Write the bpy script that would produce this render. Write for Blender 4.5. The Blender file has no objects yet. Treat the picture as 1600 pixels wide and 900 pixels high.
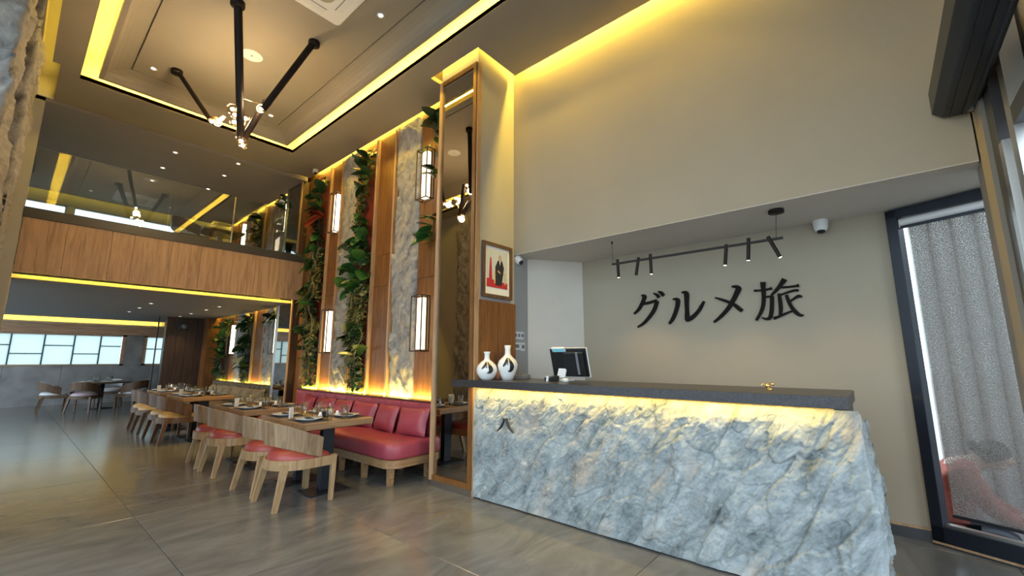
import bpy, math, random
from math import sin, cos, pi, radians, atan2, hypot
from mathutils import Vector, Matrix, noise

sc = bpy.context.scene
col = sc.collection
random.seed(7)

# ------------------------------------------------------------------ camera
cam_d = bpy.data.cameras.new('camera')
cam = bpy.data.objects.new('camera', cam_d)
col.objects.link(cam)
cam_d.sensor_width = 36.0
cam_d.lens = 668.0 / 1600.0 * 36.0
cam_d.clip_start = 0.02
cam.location = (0, 0, 1.40)
YAW, PITCH = 0.8645, 0.1648
fw = Vector((sin(YAW) * cos(PITCH), cos(YAW) * cos(PITCH), sin(PITCH)))
cam.rotation_euler = fw.to_track_quat('-Z', 'Y').to_euler()
sc.camera = cam

# ------------------------------------------------------------------ look
vs = sc.view_settings
vs.view_transform = 'Standard'
vs.look = 'None'
vs.gamma = 1.0
vs.use_curve_mapping = False
vs.exposure = 0.65

# ------------------------------------------------------------------ sky
w = bpy.data.worlds.new('overcast_sky')
sc.world = w
w.use_nodes = True
bg = w.node_tree.nodes['Background']
bg.inputs[0].default_value = (0.72, 0.87, 1.0, 1)
bg.inputs[1].default_value = 2.55

YEL = (1.0, 0.66, 0.07)
WARM = (1.0, 0.74, 0.42)


def area(name, loc, size, rot, power, color, portal=False, spread=180):
    d = bpy.data.lights.new(name, 'AREA')
    d.shape = 'RECTANGLE'
    d.size, d.size_y = size
    d.energy = power
    d.color = color
    d.spread = radians(spread)
    if portal:
        d.cycles.is_portal = True
    o = bpy.data.objects.new(name, d)
    o.location = loc
    o.rotation_euler = rot
    col.objects.link(o)
    return o


def aim(d):
    return Vector(d).to_track_quat('-Z', 'Y').to_euler()


# daylight openings are only marked for the renderer (portals give off no light)
area('front_opening_portal', (1.55, -0.82, 1.36), (4.3, 2.7), aim((0, 1, 0)), 1, (1, 1, 1), True)
area('side_opening_portal', (-0.70, 2.3, 2.35), (5.7, 4.6), (0, radians(-90), 0), 1, (1, 1, 1), True)
area('back_opening_portal', (-1.08, 14.2, 1.40), (2.80, 10.5), (0, radians(-90), 0), 1, (1, 1, 1), True)


# ------------------------------------------------------------------ helpers
def tag(o, label=None, cat=None, group=None, kind=None):
    if label: o['label'] = label
    if cat: o['category'] = cat
    if group: o['group'] = group
    if kind: o['kind'] = kind
    return o


def empty(name, loc=(0, 0, 0), rz=0, label=None, cat=None, group=None, kind=None):
    o = bpy.data.objects.new(name, None)
    o.empty_display_size = 0.1
    col.objects.link(o)
    o.location = loc
    o.rotation_euler = (0, 0, rz)
    return tag(o, label, cat, group, kind)


class MB:
    def __init__(s):
        s.v, s.f, s.sm = [], [], []

    def add(s, vs_, fs_, smooth=False):
        n = len(s.v)
        s.v += [tuple(p) for p in vs_]
        s.f += [tuple(i + n for i in f) for f in fs_]
        s.sm += [smooth] * len(fs_)
        return s

    def box(s, a, b):
        x0, x1 = sorted((a[0], b[0])); y0, y1 = sorted((a[1], b[1])); z0, z1 = sorted((a[2], b[2]))
        return s.add([(x0, y0, z0), (x1, y0, z0), (x1, y1, z0), (x0, y1, z0), (x0, y0, z1), (x1, y0, z1), (x1, y1, z1), (x0, y1, z1)],
                     [(0, 3, 2, 1), (4, 5, 6, 7), (0, 1, 5, 4), (1, 2, 6, 5), (2, 3, 7, 6), (3, 0, 4, 7)])

    def frustum(s, c0, s0, c1, s1):
        """rectangular bar between two horizontal rectangles"""
        P = []
        for c, q in ((c0, s0), (c1, s1)):
            for sx, sy in ((-1, -1), (1, -1), (1, 1), (-1, 1)):
                P.append((c[0] + sx * q[0] / 2, c[1] + sy * q[1] / 2, c[2]))
        return s.add(P, [(0, 3, 2, 1), (4, 5, 6, 7), (0, 1, 5, 4), (1, 2, 6, 5), (2, 3, 7, 6), (3, 0, 4, 7)])

    def tube(s, pts, r, n=10, cap=True):
        pts = [Vector(p) for p in pts]
        rs = r if isinstance(r, (list, tuple)) else [r] * len(pts)
        base = len(s.v)
        V = []
        up = None
        for i, p in enumerate(pts):
            d = (pts[min(i + 1, len(pts) - 1)] - pts[max(i - 1, 0)]).normalized()
            if up is None:
                up = d.orthogonal().normalized()
            else:
                up = (up - d * up.dot(d)).normalized()
            q = d.cross(up)
            for k in range(n):
                a = 2 * pi * k / n
                V.append(p + (up * cos(a) + q * sin(a)) * rs[i])
        Fs = []
        for i in range(len(pts) - 1):
            for k in range(n):
                Fs.append((i * n + k, i * n + (k + 1) % n, (i + 1) * n + (k + 1) % n, (i + 1) * n + k))
        s.add(V, Fs, True)
        if cap:
            s.add([V[k] for k in range(n)][::-1], [tuple(range(n))])
            s.add([V[(len(pts) - 1) * n + k] for k in range(n)], [tuple(range(n))])
        return s

    def lathe(s, prof, n=24, c=(0, 0, 0), sx=1, sy=1):
        V = []
        for r, z in prof:
            for k in range(n):
                a = 2 * pi * k / n
                V.append((c[0] + r * cos(a) * sx, c[1] + r * sin(a) * sy, c[2] + z))
        Fs = []
        for i in range(len(prof) - 1):
            for k in range(n):
                Fs.append((i * n + k, i * n + (k + 1) % n, (i + 1) * n + (k + 1) % n, (i + 1) * n + k))
        return s.add(V, Fs, True)

    def prism(s, poly, axis, a, b):
        """extrude 2-D polygon (counter-clockwise or not) along axis from a to b"""
        def P(u, v, t):
            return {'x': (t, u, v), 'y': (u, t, v), 'z': (u, v, t)}[axis]
        n = len(poly)
        V = [P(u, v, a) for u, v in poly] + [P(u, v, b) for u, v in poly]
        Fs = [tuple(range(n))[::-1], tuple(range(n, 2 * n))]
        for i in range(n):
            j = (i + 1) % n
            Fs.append((i, j, n + j, n + i))
        return s.add(V, Fs)

    def build(s, name, m, parent=None, loc=None, bevel=0, fix=True):
        me = bpy.data.meshes.new(name)
        me.from_pydata(s.v, [], s.f)
        me.polygons.foreach_set('use_smooth', s.sm)
        if fix:
            import bmesh
            bm = bmesh.new(); bm.from_mesh(me)
            bmesh.ops.recalc_face_normals(bm, faces=bm.faces)
            bm.to_mesh(me); bm.free()
        me.materials.append(m)
        o = bpy.data.objects.new(name, me)
        col.objects.link(o)
        if loc: o.location = loc
        if parent: o.parent = parent
        if bevel:
            b = o.modifiers.new('bevel', 'BEVEL')
            b.width = bevel; b.segments = 2; b.limit_method = 'ANGLE'
        return o


def box(name, a, b, m, parent=None, bevel=0, kind=None):
    o = MB().box(a, b).build(name, m, parent, bevel=bevel)
    if kind: o['kind'] = kind
    return o


def dup(o, parent=None):
    c = o.copy()
    col.objects.link(c)
    if parent: c.parent = parent
    return c


def dup_tree(root, loc, rz, label=None, group=None):
    r = dup(root)
    r.location = loc
    r.rotation_euler = (0, 0, rz)
    if label: r['label'] = label
    if group: r['group'] = group
    for ch in root.children:
        c = dup(ch, r)
        for g in ch.children:
            dup(g, c)
    return r


# ------------------------------------------------------------------ materials
def new_mat(name):
    m = bpy.data.materials.new(name)
    m.use_nodes = True
    nt = m.node_tree
    return m, nt, nt.nodes['Principled BSDF']


def mat(name, rgb, rough=0.5, metal=0.0, spec=0.5, bump=0, bscale=60, var=0.0, vscale=4, coat=0):
    m, nt, p = new_mat(name)
    p.inputs['Base Color'].default_value = (*rgb, 1)
    p.inputs['Roughness'].default_value = rough
    p.inputs['Metallic'].default_value = metal
    p.inputs['Specular IOR Level'].default_value = spec
    p.inputs['Coat Weight'].default_value = coat
    tc = nt.nodes.new('ShaderNodeTexCoord')
    if var:
        n = nt.nodes.new('ShaderNodeTexNoise'); n.inputs['Scale'].default_value = vscale
        n.inputs['Detail'].default_value = 5
        r = nt.nodes.new('ShaderNodeValToRGB')
        r.color_ramp.elements[0].position = .3; r.color_ramp.elements[1].position = .7
        r.color_ramp.elements[0].color = (*[c * (1 - var) for c in rgb], 1)
        r.color_ramp.elements[1].color = (*[min(1, c * (1 + var)) for c in rgb], 1)
        nt.links.new(tc.outputs['Object'], n.inputs['Vector'])
        nt.links.new(n.outputs['Fac'], r.inputs[0])
        nt.links.new(r.outputs[0], p.inputs['Base Color'])
    if bump:
        n = nt.nodes.new('ShaderNodeTexNoise'); n.inputs['Scale'].default_value = bscale
        n.inputs['Detail'].default_value = 4
        b = nt.nodes.new('ShaderNodeBump'); b.inputs['Strength'].default_value = bump
        b.inputs['Distance'].default_value = 0.01
        nt.links.new(tc.outputs['Object'], n.inputs['Vector'])
        nt.links.new(n.outputs['Fac'], b.inputs['Height'])
        nt.links.new(b.outputs[0], p.inputs['Normal'])
    return m


def wood(name, dark, mid, light, grain='z', scale=1.0, rough=0.42, spec=0.4):
    m, nt, p = new_mat(name)
    tc = nt.nodes.new('ShaderNodeTexCoord')
    oi = nt.nodes.new('ShaderNodeObjectInfo')
    ad = nt.nodes.new('ShaderNodeVectorMath'); ad.operation = 'ADD'
    ml = nt.nodes.new('ShaderNodeVectorMath'); ml.operation = 'SCALE'
    cx = nt.nodes.new('ShaderNodeCombineXYZ')
    for i in range(3): nt.links.new(oi.outputs['Random'], cx.inputs[i])
    nt.links.new(cx.outputs[0], ml.inputs[0]); ml.inputs['Scale'].default_value = 7.0
    nt.links.new(tc.outputs['Object'], ad.inputs[0]); nt.links.new(ml.outputs[0], ad.inputs[1])
    mp = nt.nodes.new('ShaderNodeMapping')
    g = {'x': (1, 12, 12), 'y': (12, 1, 12), 'z': (12, 12, 1)}[grain]
    mp.inputs['Scale'].default_value = tuple(k * scale for k in g)
    nt.links.new(ad.outputs[0], mp.inputs['Vector'])
    n = nt.nodes.new('ShaderNodeTexNoise')
    n.inputs['Scale'].default_value = 1.5; n.inputs['Detail'].default_value = 8
    n.inputs['Roughness'].default_value = 0.65; n.inputs['Distortion'].default_value = 0.9
    nt.links.new(mp.outputs[0], n.inputs['Vector'])
    r = nt.nodes.new('ShaderNodeValToRGB')
    e = r.color_ramp.elements
    e[0].position, e[0].color = 0.30, (*dark, 1)
    e[1].position, e[1].color = 0.72, (*light, 1)
    k = e.new(0.5); k.color = (*mid, 1)
    nt.links.new(n.outputs['Fac'], r.inputs[0])
    nt.links.new(r.outputs[0], p.inputs['Base Color'])
    b = nt.nodes.new('ShaderNodeBump'); b.inputs['Strength'].default_value = 0.12
    b.inputs['Distance'].default_value = 0.004
    nt.links.new(n.outputs['Fac'], b.inputs['Height']); nt.links.new(b.outputs[0], p.inputs['Normal'])
    p.inputs['Roughness'].default_value = rough
    p.inputs['Specular IOR Level'].default_value = spec
    return m


def rock_mat(name, c_dark, c_mid, c_light, c_warm, scale=1.0, warm=0.5):
    m, nt, p = new_mat(name)
    tc = nt.nodes.new('ShaderNodeTexCoord')
    mr = nt.nodes.new('ShaderNodeMapping')
    mr.inputs['Rotation'].default_value = (-0.62, 0, 0)
    mp = nt.nodes.new('ShaderNodeMapping')
    mp.inputs['Scale'].default_value = (2 * scale, 3.8 * scale, 1.4 * scale)
    nt.links.new(tc.outputs['Object'], mr.inputs['Vector'])
    nt.links.new(mr.outputs[0], mp.inputs['Vector'])
    n = nt.nodes.new('ShaderNodeTexNoise'); n.inputs['Scale'].default_value = 2.2
    n.inputs['Detail'].default_value = 10; n.inputs['Roughness'].default_value = 0.68
    n.inputs['Distortion'].default_value = 0.6
    nt.links.new(mp.outputs[0], n.inputs['Vector'])
    r = nt.nodes.new('ShaderNodeValToRGB'); e = r.color_ramp.elements
    e[0].position, e[0].color = 0.27, (*c_dark, 1)
    e[1].position, e[1].color = 0.70, (*c_light, 1)
    k = e.new(0.45); k.color = (*c_mid, 1)
    nt.links.new(n.outputs['Fac'], r.inputs[0])
    n2 = nt.nodes.new('ShaderNodeTexNoise'); n2.inputs['Scale'].default_value = 1.5
    n2.inputs['Detail'].default_value = 6; n2.inputs['Roughness'].default_value = 0.6
    nt.links.new(mp.outputs[0], n2.inputs['Vector'])
    r2 = nt.nodes.new('ShaderNodeValToRGB')
    r2.color_ramp.elements[0].position = .52; r2.color_ramp.elements[1].position = .68
    r2.color_ramp.elements[1].color = (warm, warm, warm, 1)
    nt.links.new(n2.outputs['Fac'], r2.inputs[0])
    mx = nt.nodes.new('ShaderNodeMix'); mx.data_type = 'RGBA'
    nt.links.new(r2.outputs[0], mx.inputs['Factor'])
    nt.links.new(r.outputs[0], mx.inputs['A']); mx.inputs['B'].default_value = (*c_warm, 1)
    nt.links.new(mx.outputs['Result'], p.inputs['Base Color'])
    n3 = nt.nodes.new('ShaderNodeTexNoise'); n3.inputs['Scale'].default_value = 9
    n3.inputs['Detail'].default_value = 8; n3.inputs['Roughness'].default_value = .7
    nt.links.new(mp.outputs[0], n3.inputs['Vector'])
    b = nt.nodes.new('ShaderNodeBump'); b.inputs['Strength'].default_value = 0.7
    b.inputs['Distance'].default_value = 0.025
    nt.links.new(n3.outputs['Fac'], b.inputs['Height']); nt.links.new(b.outputs[0], p.inputs['Normal'])
    p.inputs['Roughness'].default_value = 0.62
    p.inputs['Specular IOR Level'].default_value = 0.35
    return m


def emit(name, rgb, strength):
    m, nt, p = new_mat(name)
    p.inputs['Base Color'].default_value = (*rgb, 1)
    p.inputs['Emission Color'].default_value = (*rgb, 1)
    p.inputs['Emission Strength'].default_value = strength
    return m


def sheet_glass(name, tint=(0.9, 0.95, 0.95), base=0.05, rough=0.0, power=4.0):
    """thin clear glass: see-through with a reflection that grows towards grazing angles"""
    m = bpy.data.materials.new(name); m.use_nodes = True
    nt = m.node_tree; nt.nodes.clear()
    out = nt.nodes.new('ShaderNodeOutputMaterial')
    mx = nt.nodes.new('ShaderNodeMixShader')
    t = nt.nodes.new('ShaderNodeBsdfTransparent'); t.inputs[0].default_value = (*tint, 1)
    g = nt.nodes.new('ShaderNodeBsdfGlossy'); g.inputs['Roughness'].default_value = rough
    lw = nt.nodes.new('ShaderNodeLayerWeight'); lw.inputs[0].default_value = .5
    pw = nt.nodes.new('ShaderNodeMath'); pw.operation = 'POWER'; pw.inputs[1].default_value = power
    ma = nt.nodes.new('ShaderNodeMath'); ma.operation = 'MULTIPLY_ADD'
    ma.inputs[1].default_value = 1 - base; ma.inputs[2].default_value = base
    nt.links.new(lw.outputs['Facing'], pw.inputs[0]); nt.links.new(pw.outputs[0], ma.inputs[0])
    nt.links.new(ma.outputs[0], mx.inputs[0])
    nt.links.new(t.outputs[0], mx.inputs[1]); nt.links.new(g.outputs[0], mx.inputs[2])
    nt.links.new(mx.outputs[0], out.inputs[0])
    return m


def frosted(name, tint, through=0.6):
    m = bpy.data.materials.new(name); m.use_nodes = True
    nt = m.node_tree; nt.nodes.clear()
    out = nt.nodes.new('ShaderNodeOutputMaterial')
    mx = nt.nodes.new('ShaderNodeMixShader'); mx.inputs[0].default_value = through
    t = nt.nodes.new('ShaderNodeBsdfTransparent'); t.inputs[0].default_value = (*tint, 1)
    g = nt.nodes.new('ShaderNodeBsdfTranslucent'); g.inputs[0].default_value = (*tint, 1)
    nt.links.new(g.outputs[0], mx.inputs[1]); nt.links.new(t.outputs[0], mx.inputs[2])
    nt.links.new(mx.outputs[0], out.inputs[0])
    return m


def floor_mat():
    m, nt, p = new_mat('slate_porcelain')
    tc = nt.nodes.new('ShaderNodeTexCoord')
    geo = nt.nodes.new('ShaderNodeNewGeometry')
    oi = nt.nodes.new('ShaderNodeObjectInfo')
    cx = nt.nodes.new('ShaderNodeCombineXYZ')
    for i in range(3): nt.links.new(oi.outputs['Random'], cx.inputs[i])
    sc_ = nt.nodes.new('ShaderNodeVectorMath'); sc_.operation = 'SCALE'; sc_.inputs['Scale'].default_value = 20
    nt.links.new(cx.outputs[0], sc_.inputs[0])
    ad = nt.nodes.new('ShaderNodeVectorMath'); ad.operation = 'ADD'
    nt.links.new(geo.outputs['Position'], ad.inputs[0]); nt.links.new(sc_.outputs[0], ad.inputs[1])
    mp = nt.nodes.new('ShaderNodeMapping'); mp.inputs['Rotation'].default_value = (0, 0, 0.5)
    mp.inputs['Scale'].default_value = (0.8, 2.0, 1)
    nt.links.new(ad.outputs[0], mp.inputs['Vector'])
    n = nt.nodes.new('ShaderNodeTexNoise'); n.inputs['Scale'].default_value = 1.5
    n.inputs['Detail'].default_value = 9; n.inputs['Roughness'].default_value = 0.6; n.inputs['Distortion'].default_value = 1.2
    nt.links.new(mp.outputs[0], n.inputs['Vector'])
    r = nt.nodes.new('ShaderNodeValToRGB'); e = r.color_ramp.elements
    e[0].position, e[0].color = .30, (0.100, 0.095, 0.090, 1)
    e[1].position, e[1].color = .70, (0.190, 0.180, 0.168, 1)
    k = e.new(.5); k.color = (0.140, 0.133, 0.124, 1)
    nt.links.new(n.outputs['Fac'], r.inputs[0])
    n2 = nt.nodes.new('ShaderNodeTexNoise'); n2.inputs['Scale'].default_value = 1.1
    n2.inputs['Detail'].default_value = 5; n2.inputs['Distortion'].default_value = 2.0
    nt.links.new(mp.outputs[0], n2.inputs['Vector'])
    r2 = nt.nodes.new('ShaderNodeValToRGB')
    r2.color_ramp.elements[0].position = .66; r2.color_ramp.elements[1].position = .76
    r2.color_ramp.elements[1].color = (.55, .55, .55, 1)
    nt.links.new(n2.outputs['Fac'], r2.inputs[0])
    mx = nt.nodes.new('ShaderNodeMix'); mx.data_type = 'RGBA'
    nt.links.new(r2.outputs[0], mx.inputs['Factor'])
    nt.links.new(r.outputs[0], mx.inputs['A']); mx.inputs['B'].default_value = (0.26, 0.15, 0.06, 1)
    nt.links.new(mx.outputs['Result'], p.inputs['Base Color'])
    p.inputs['Roughness'].default_value = 0.20
    p.inputs['Specular IOR Level'].default_value = 0.5
    b = nt.nodes.new('ShaderNodeBump'); b.inputs['Strength'].default_value = 0.06; b.inputs['Distance'].default_value = 0.01
    nt.links.new(n.outputs['Fac'], b.inputs['Height']); nt.links.new(b.outputs[0], p.inputs['Normal'])
    return m


M = {}
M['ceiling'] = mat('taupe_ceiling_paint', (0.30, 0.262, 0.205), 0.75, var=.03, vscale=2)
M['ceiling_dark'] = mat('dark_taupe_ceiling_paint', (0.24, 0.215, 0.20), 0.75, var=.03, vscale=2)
M['cove'] = mat('white_cove_paint', (0.72, 0.68, 0.55), 0.8)
M['wall'] = mat('greige_wall_plaster', (0.37, 0.315, 0.232), 0.75, bump=.05, bscale=40, var=.03, vscale=1.5)
M['wall_side'] = mat('pale_grey_plaster', (0.37, 0.36, 0.34), 0.75, bump=.05, bscale=40, var=.03)
M['soffit'] = mat('soffit_paint_with_bounce_light', (0.62, 0.575, 0.51), 0.8, var=.02)  # colour lightened in place of bounce light missing on the soffit
M['niche_side'] = mat('niche_plaster_with_daylight', (0.66, 0.595, 0.515), 0.75, var=.02)  # lighter copy of the grey plaster, daylight lacking in the niche put into colour
M['oak_panel'] = wood('amber_oak_panel', (0.095, 0.036, 0.009), (0.18, 0.073, 0.019), (0.255, 0.115, 0.035), 'z', 1.2)
M['oak_trim'] = wood('pale_oak_trim', (0.30, 0.17, 0.085), (0.42, 0.26, 0.14), (0.52, 0.34, 0.19), 'z', 1.4)
M['fascia'] = wood('brown_oak_fascia', (0.23, 0.138, 0.085), (0.37, 0.235, 0.15), (0.48, 0.32, 0.21), 'z', 0.9)
M['header'] = wood('brown_oak_header', (0.30, 0.175, 0.105), (0.44, 0.28, 0.18), (0.55, 0.37, 0.25), 'x', 0.9)
M['dark_wood'] = wood('dark_stained_wood', (0.030, 0.016, 0.010), (0.055, 0.028, 0.017), (0.085, 0.045, 0.026), 'z', 1)
M['red_wood'] = mat('dark_red_board', (0.16, 0.022, 0.012), .5, var=.3, vscale=8)
M['oak_chair'] = wood('natural_oak', (0.24, 0.135, 0.062), (0.38, 0.235, 0.115), (0.50, 0.335, 0.185), 'z', 1.6, 0.38)
M['walnut'] = wood('walnut_veneer', (0.065, 0.032, 0.016), (0.125, 0.066, 0.033), (0.19, 0.105, 0.055), 'z', 1.6, 0.35)
M['oak_back'] = wood('smoked_oak_veneer', (0.17, 0.10, 0.055), (0.29, 0.185, 0.105), (0.40, 0.275, 0.165), 'z', 1.1, 0.32)
M['oak_table'] = wood('oak_table_top', (0.20, 0.105, 0.045), (0.32, 0.18, 0.085), (0.42, 0.26, 0.13), 'x', 1.5, 0.3)
M['rock'] = rock_mat('blue_grey_split_rock', (0.062, 0.072, 0.076), (0.265, 0.298, 0.305), (0.46, 0.495, 0.50), (0.48, 0.39, 0.31), 1.0, 0.6)
M['rock_panel'] = rock_mat('grey_split_rock', (0.06, 0.06, 0.062), (0.26, 0.26, 0.258), (0.48, 0.45, 0.40), (0.48, 0.38, 0.26), 1.3, 0.7)
M['rock_beige'] = rock_mat('beige_split_rock', (0.10, 0.095, 0.09), (0.25, 0.235, 0.22), (0.40, 0.375, 0.345), (0.33, 0.28, 0.225), 1.0, 0.5)
M['slab'] = mat('charcoal_counter_slab', (0.036, 0.032, 0.033), 0.34, var=.35, vscale=60, bump=.05, bscale=150)
M['dark_slab'] = mat('dark_grey_stone_edge', (0.045, 0.043, 0.045), 0.4)
M['red_leather'] = mat('crimson_leather', (0.34, 0.052, 0.074), 0.38, bump=.10, bscale=180, var=.10, vscale=5)
M['seat_red'] = mat('brick_red_leather', (0.34, 0.060, 0.048), 0.36, bump=.08, bscale=180, var=.08)
M['seat_gold'] = mat('mustard_leather', (0.40, 0.235, 0.075), 0.42, bump=.08, bscale=180, var=.08)
M['seat_white'] = mat('pale_grey_leather', (0.62, 0.62, 0.66), 0.42, bump=.06, bscale=180)
M['seat_pink'] = mat('dusty_lilac_leather', (0.52, 0.38, 0.44), 0.42, bump=.06, bscale=180)
M['olive'] = mat('olive_brown_fabric', (0.125, 0.088, 0.048), 0.8, bump=.2, bscale=300, var=.18, vscale=6)
M['olive_light'] = mat('khaki_fabric', (0.22, 0.165, 0.095), 0.8, bump=.25, bscale=200, var=.25, vscale=9)
M['black_metal'] = mat('black_powder_coat', (0.012, 0.012, 0.015), 0.42)
M['navy_metal'] = mat('blue_black_steel', (0.014, 0.018, 0.028), 0.38, metal=.3)
M['bronze'] = mat('dark_bronze', (0.014, 0.008, 0.006), 0.5, metal=.2, spec=.3)
M['bronze_frame'] = mat('bronze_lamp_frame', (0.045, 0.028, 0.014), 0.45, metal=.3)
M['steel'] = mat('brushed_steel', (0.55, 0.53, 0.50), 0.32, metal=1)
M['chrome'] = mat('chrome', (0.8, 0.8, 0.8), 0.12, metal=1)
M['gold'] = mat('polished_gold', (0.95, 0.62, 0.22), 0.25, metal=1)
M['mirror'] = mat('bronze_tinted_mirror', (0.44, 0.42, 0.385), 0.015, metal=1)
M['white_plastic'] = mat('white_plastic', (0.75, 0.74, 0.72), 0.4)
M['grey_plastic'] = mat('grey_plastic', (0.18, 0.18, 0.20), 0.45)
M['black_plastic'] = mat('black_plastic', (0.012, 0.012, 0.013), 0.35)
M['porcelain'] = mat('white_porcelain', (0.78, 0.76, 0.73), 0.18)
M['paper'] = mat('white_card', (0.82, 0.82, 0.80), 0.6)
M['mat_dark'] = mat('charcoal_placemat', (0.035, 0.033, 0.035), 0.7, bump=.2, bscale=300)
M['glassware'] = sheet_glass('clear_glassware', (0.93, 0.95, 0.95), 0.08, 0.02, 2.5)
M['bulb_glass'] = sheet_glass('amber_clear_bulb', (1.0, 0.90, 0.72), 0.05, 0.0, 3)
M['glass'] = sheet_glass('balustrade_glass', (0.80, 0.86, 0.86), 0.14, 0.0, 4)
M['win_glass'] = sheet_glass('window_glass', (0.95, 0.97, 0.97), 0.04, 0.0, 5)
M['frost'] = frosted('frosted_pane', (0.62, 0.68, 0.66), 0.35)
M['floor'] = floor_mat()
M['floor_base'] = mat('dark_grout', (0.035, 0.033, 0.030), 0.8)
M['wall_tile'] = mat('grey_slate_wall_tile', (0.27, 0.255, 0.25), 0.45, var=.3, vscale=2.2)
M['leaf'] = mat('glossy_green_leaf', (0.030, 0.105, 0.022), 0.32, var=.45, vscale=6)
M['leaf_dark'] = mat('deep_green_leaf', (0.014, 0.045, 0.014), 0.38, var=.45, vscale=6)
M['leaf_lime'] = mat('yellow_green_foliage', (0.17, 0.20, 0.030), 0.5, var=.4, vscale=10)
M['leaf_olive'] = mat('olive_green_foliage', (0.145, 0.135, 0.035), 0.5, var=.5, vscale=9)
M['leaf_red'] = mat('russet_leaf', (0.24, 0.045, 0.018), 0.45, var=.4, vscale=9)
M['stem'] = mat('brown_stem', (0.075, 0.045, 0.022), 0.7)
M['lamp_white'] = emit('lit_opal_acrylic', (1.0, 0.82, 0.55), 2.4)
M['bulb'] = emit('glowing_filament', (1.0, 0.76, 0.42), 60.0)
M['downlight'] = emit('lit_downlight_lens', (1.0, 0.86, 0.66), 4.5)
M['led'] = emit('yellow_led_strip', YEL, 3.0)
M['screen'] = emit('lit_display', (0.10, 0.30, 0.36), 0.6)
M['letter'] = mat('dark_brown_letter', (0.012, 0.007, 0.006), 0.75, spec=.15)
M['skin'] = mat('skin', (0.42, 0.24, 0.16), 0.5)
M['hair'] = mat('dark_brown_hair', (0.02, 0.013, 0.010), 0.6, bump=.4, bscale=80)
M['knit'] = mat('rust_red_knit', (0.30, 0.065, 0.040), 0.85, bump=.4, bscale=140, var=.25, vscale=14)
M['sofa'] = mat('pink_upholstery', (0.50, 0.06, 0.15), 0.6)
M['curtain'] = mat('grey_curtain', (0.44, 0.42, 0.40), 0.85, bump=.15, bscale=200)
M['pavement'] = mat('pale_paving', (0.40, 0.40, 0.40), 0.8, var=.1)

# ------------------------------------------------------------------ dimensions (metres)
ZC = 5.05          # main ceiling
XP = 3.70          # panelled wall
XW = 3.96          # plaster wall above the reception niche
XN = 4.85          # niche back wall
ZS = 2.68          # niche soffit
YB = 8.60          # balcony front
ZL = 2.48          # low ceiling under the mezzanine
YF = 19.5          # far wall

# ------------------------------------------------------------------ floor
fl = box('floor', (-1.2, -0.9, -0.30), (5.1, 20.2, -0.006), M['floor_base'], kind='structure')
TX, TY = 1.25, 1.94
tm = MB()
e_ = 0.002
tm.add([(e_, e_, -.008), (TX - e_, e_, -.008), (TX - e_, TY - e_, -.008), (e_, TY - e_, -.008),
        (e_, e_, -.002), (TX - e_, e_, -.002), (TX - e_, TY - e_, -.002), (e_, TY - e_, -.002),
        (e_ + .003, e_ + .003, 0), (TX - e_ - .003, e_ + .003, 0), (TX - e_ - .003, TY - e_ - .003, 0), (e_ + .003, TY - e_ - .003, 0)],
       [(0, 1, 5, 4), (1, 2, 6, 5), (2, 3, 7, 6), (3, 0, 4, 7), (4, 5, 9, 8), (5, 6, 10, 9), (6, 7, 11, 10), (7, 4, 8, 11), (8, 9, 10, 11)])
tile0 = None
for i in range(-2, 4):
    for j in range(-3, 10):
        x, y = 0.94 + (i - 0) * TX, 3.32 + (j - 1) * TY
        if x > 4.6 or y > 20:
            continue
        if tile0 is None:
            tile0 = tm.build('tile', M['floor'], fl); t = tile0
        else:
            t = dup(tile0, fl)
        t.location = (x, y, 0)

nt_ = None
for j in range(-3, 10):
    y = 3.32 + (j - 1) * TY
    if y > 3.2:
        continue
    if nt_ is None:
        b_ = MB(); b_.v = [(min(x, x if x < .6 else x - .92), y_, z) for x, y_, z in tm.v]; b_.f = tm.f; b_.sm = tm.sm
        nt_ = b_.build('tile', M['floor'], fl); t = nt_
    else:
        t = dup(nt_, fl)
    t.location = (0.94 + 3 * TX, y, 0)

# ------------------------------------------------------------------ walls
# reception niche
box('wall_niche', (XN, -0.17, 0), (XN + .15, 3.1, ZS), M['wall'], kind='structure')
MB().prism([(4.22, 3.36), (4.86, 2.90), (5.0, 3.0), (4.9, 3.5), (4.22, 3.5)], 'z', 0, ZS).build('wall_niche_side', M['niche_side'])['kind'] = 'structure'
box('wall_column', (3.30, 3.35, 0), (4.24, 4.02, ZC + .3), M['wall_side'], kind='structure')
MB().prism([(XW, 3.36), (XW, -0.62), (4.02, -0.62), (4.02, -1.2), (5.2, -1.2), (5.2, 3.36)], 'z', ZS, ZC + .35).build('wall_upper', M['wall'])['kind'] = 'structure'
MB().prism([(XW, 3.35), (XW, -0.62), (4.02, -0.62), (4.02, -1.15), (5.15, -1.15), (5.15, 3.35)], 'z', ZS - .006, ZS - .0005).build('ceiling_niche', M['soffit'])['kind'] = 'structure'
wb = box('baseboard_niche', (XN - .012, -.16, 0), (XN, 3.0, .085), M['dark_slab'], kind='structure')
MB().box((XN - .016, -.16, .085), (XN, 3.0, .10)).build('trim_1', M['oak_trim'])['kind'] = 'structure'
# front (street) wall: a pier, a lintel above the glazing
M['pier'] = mat('brown_taupe_plaster', (0.24, 0.205, 0.165), .75, var=.03)
box('wall_pier', (3.76, -0.80, 0), (4.13, -0.63, ZC + .3), M['pier'], kind='structure')
box('wall_front', (-0.75, -0.80, 2.75), (3.76, -0.76, ZC + .3), M['wall'], kind='structure')
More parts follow.
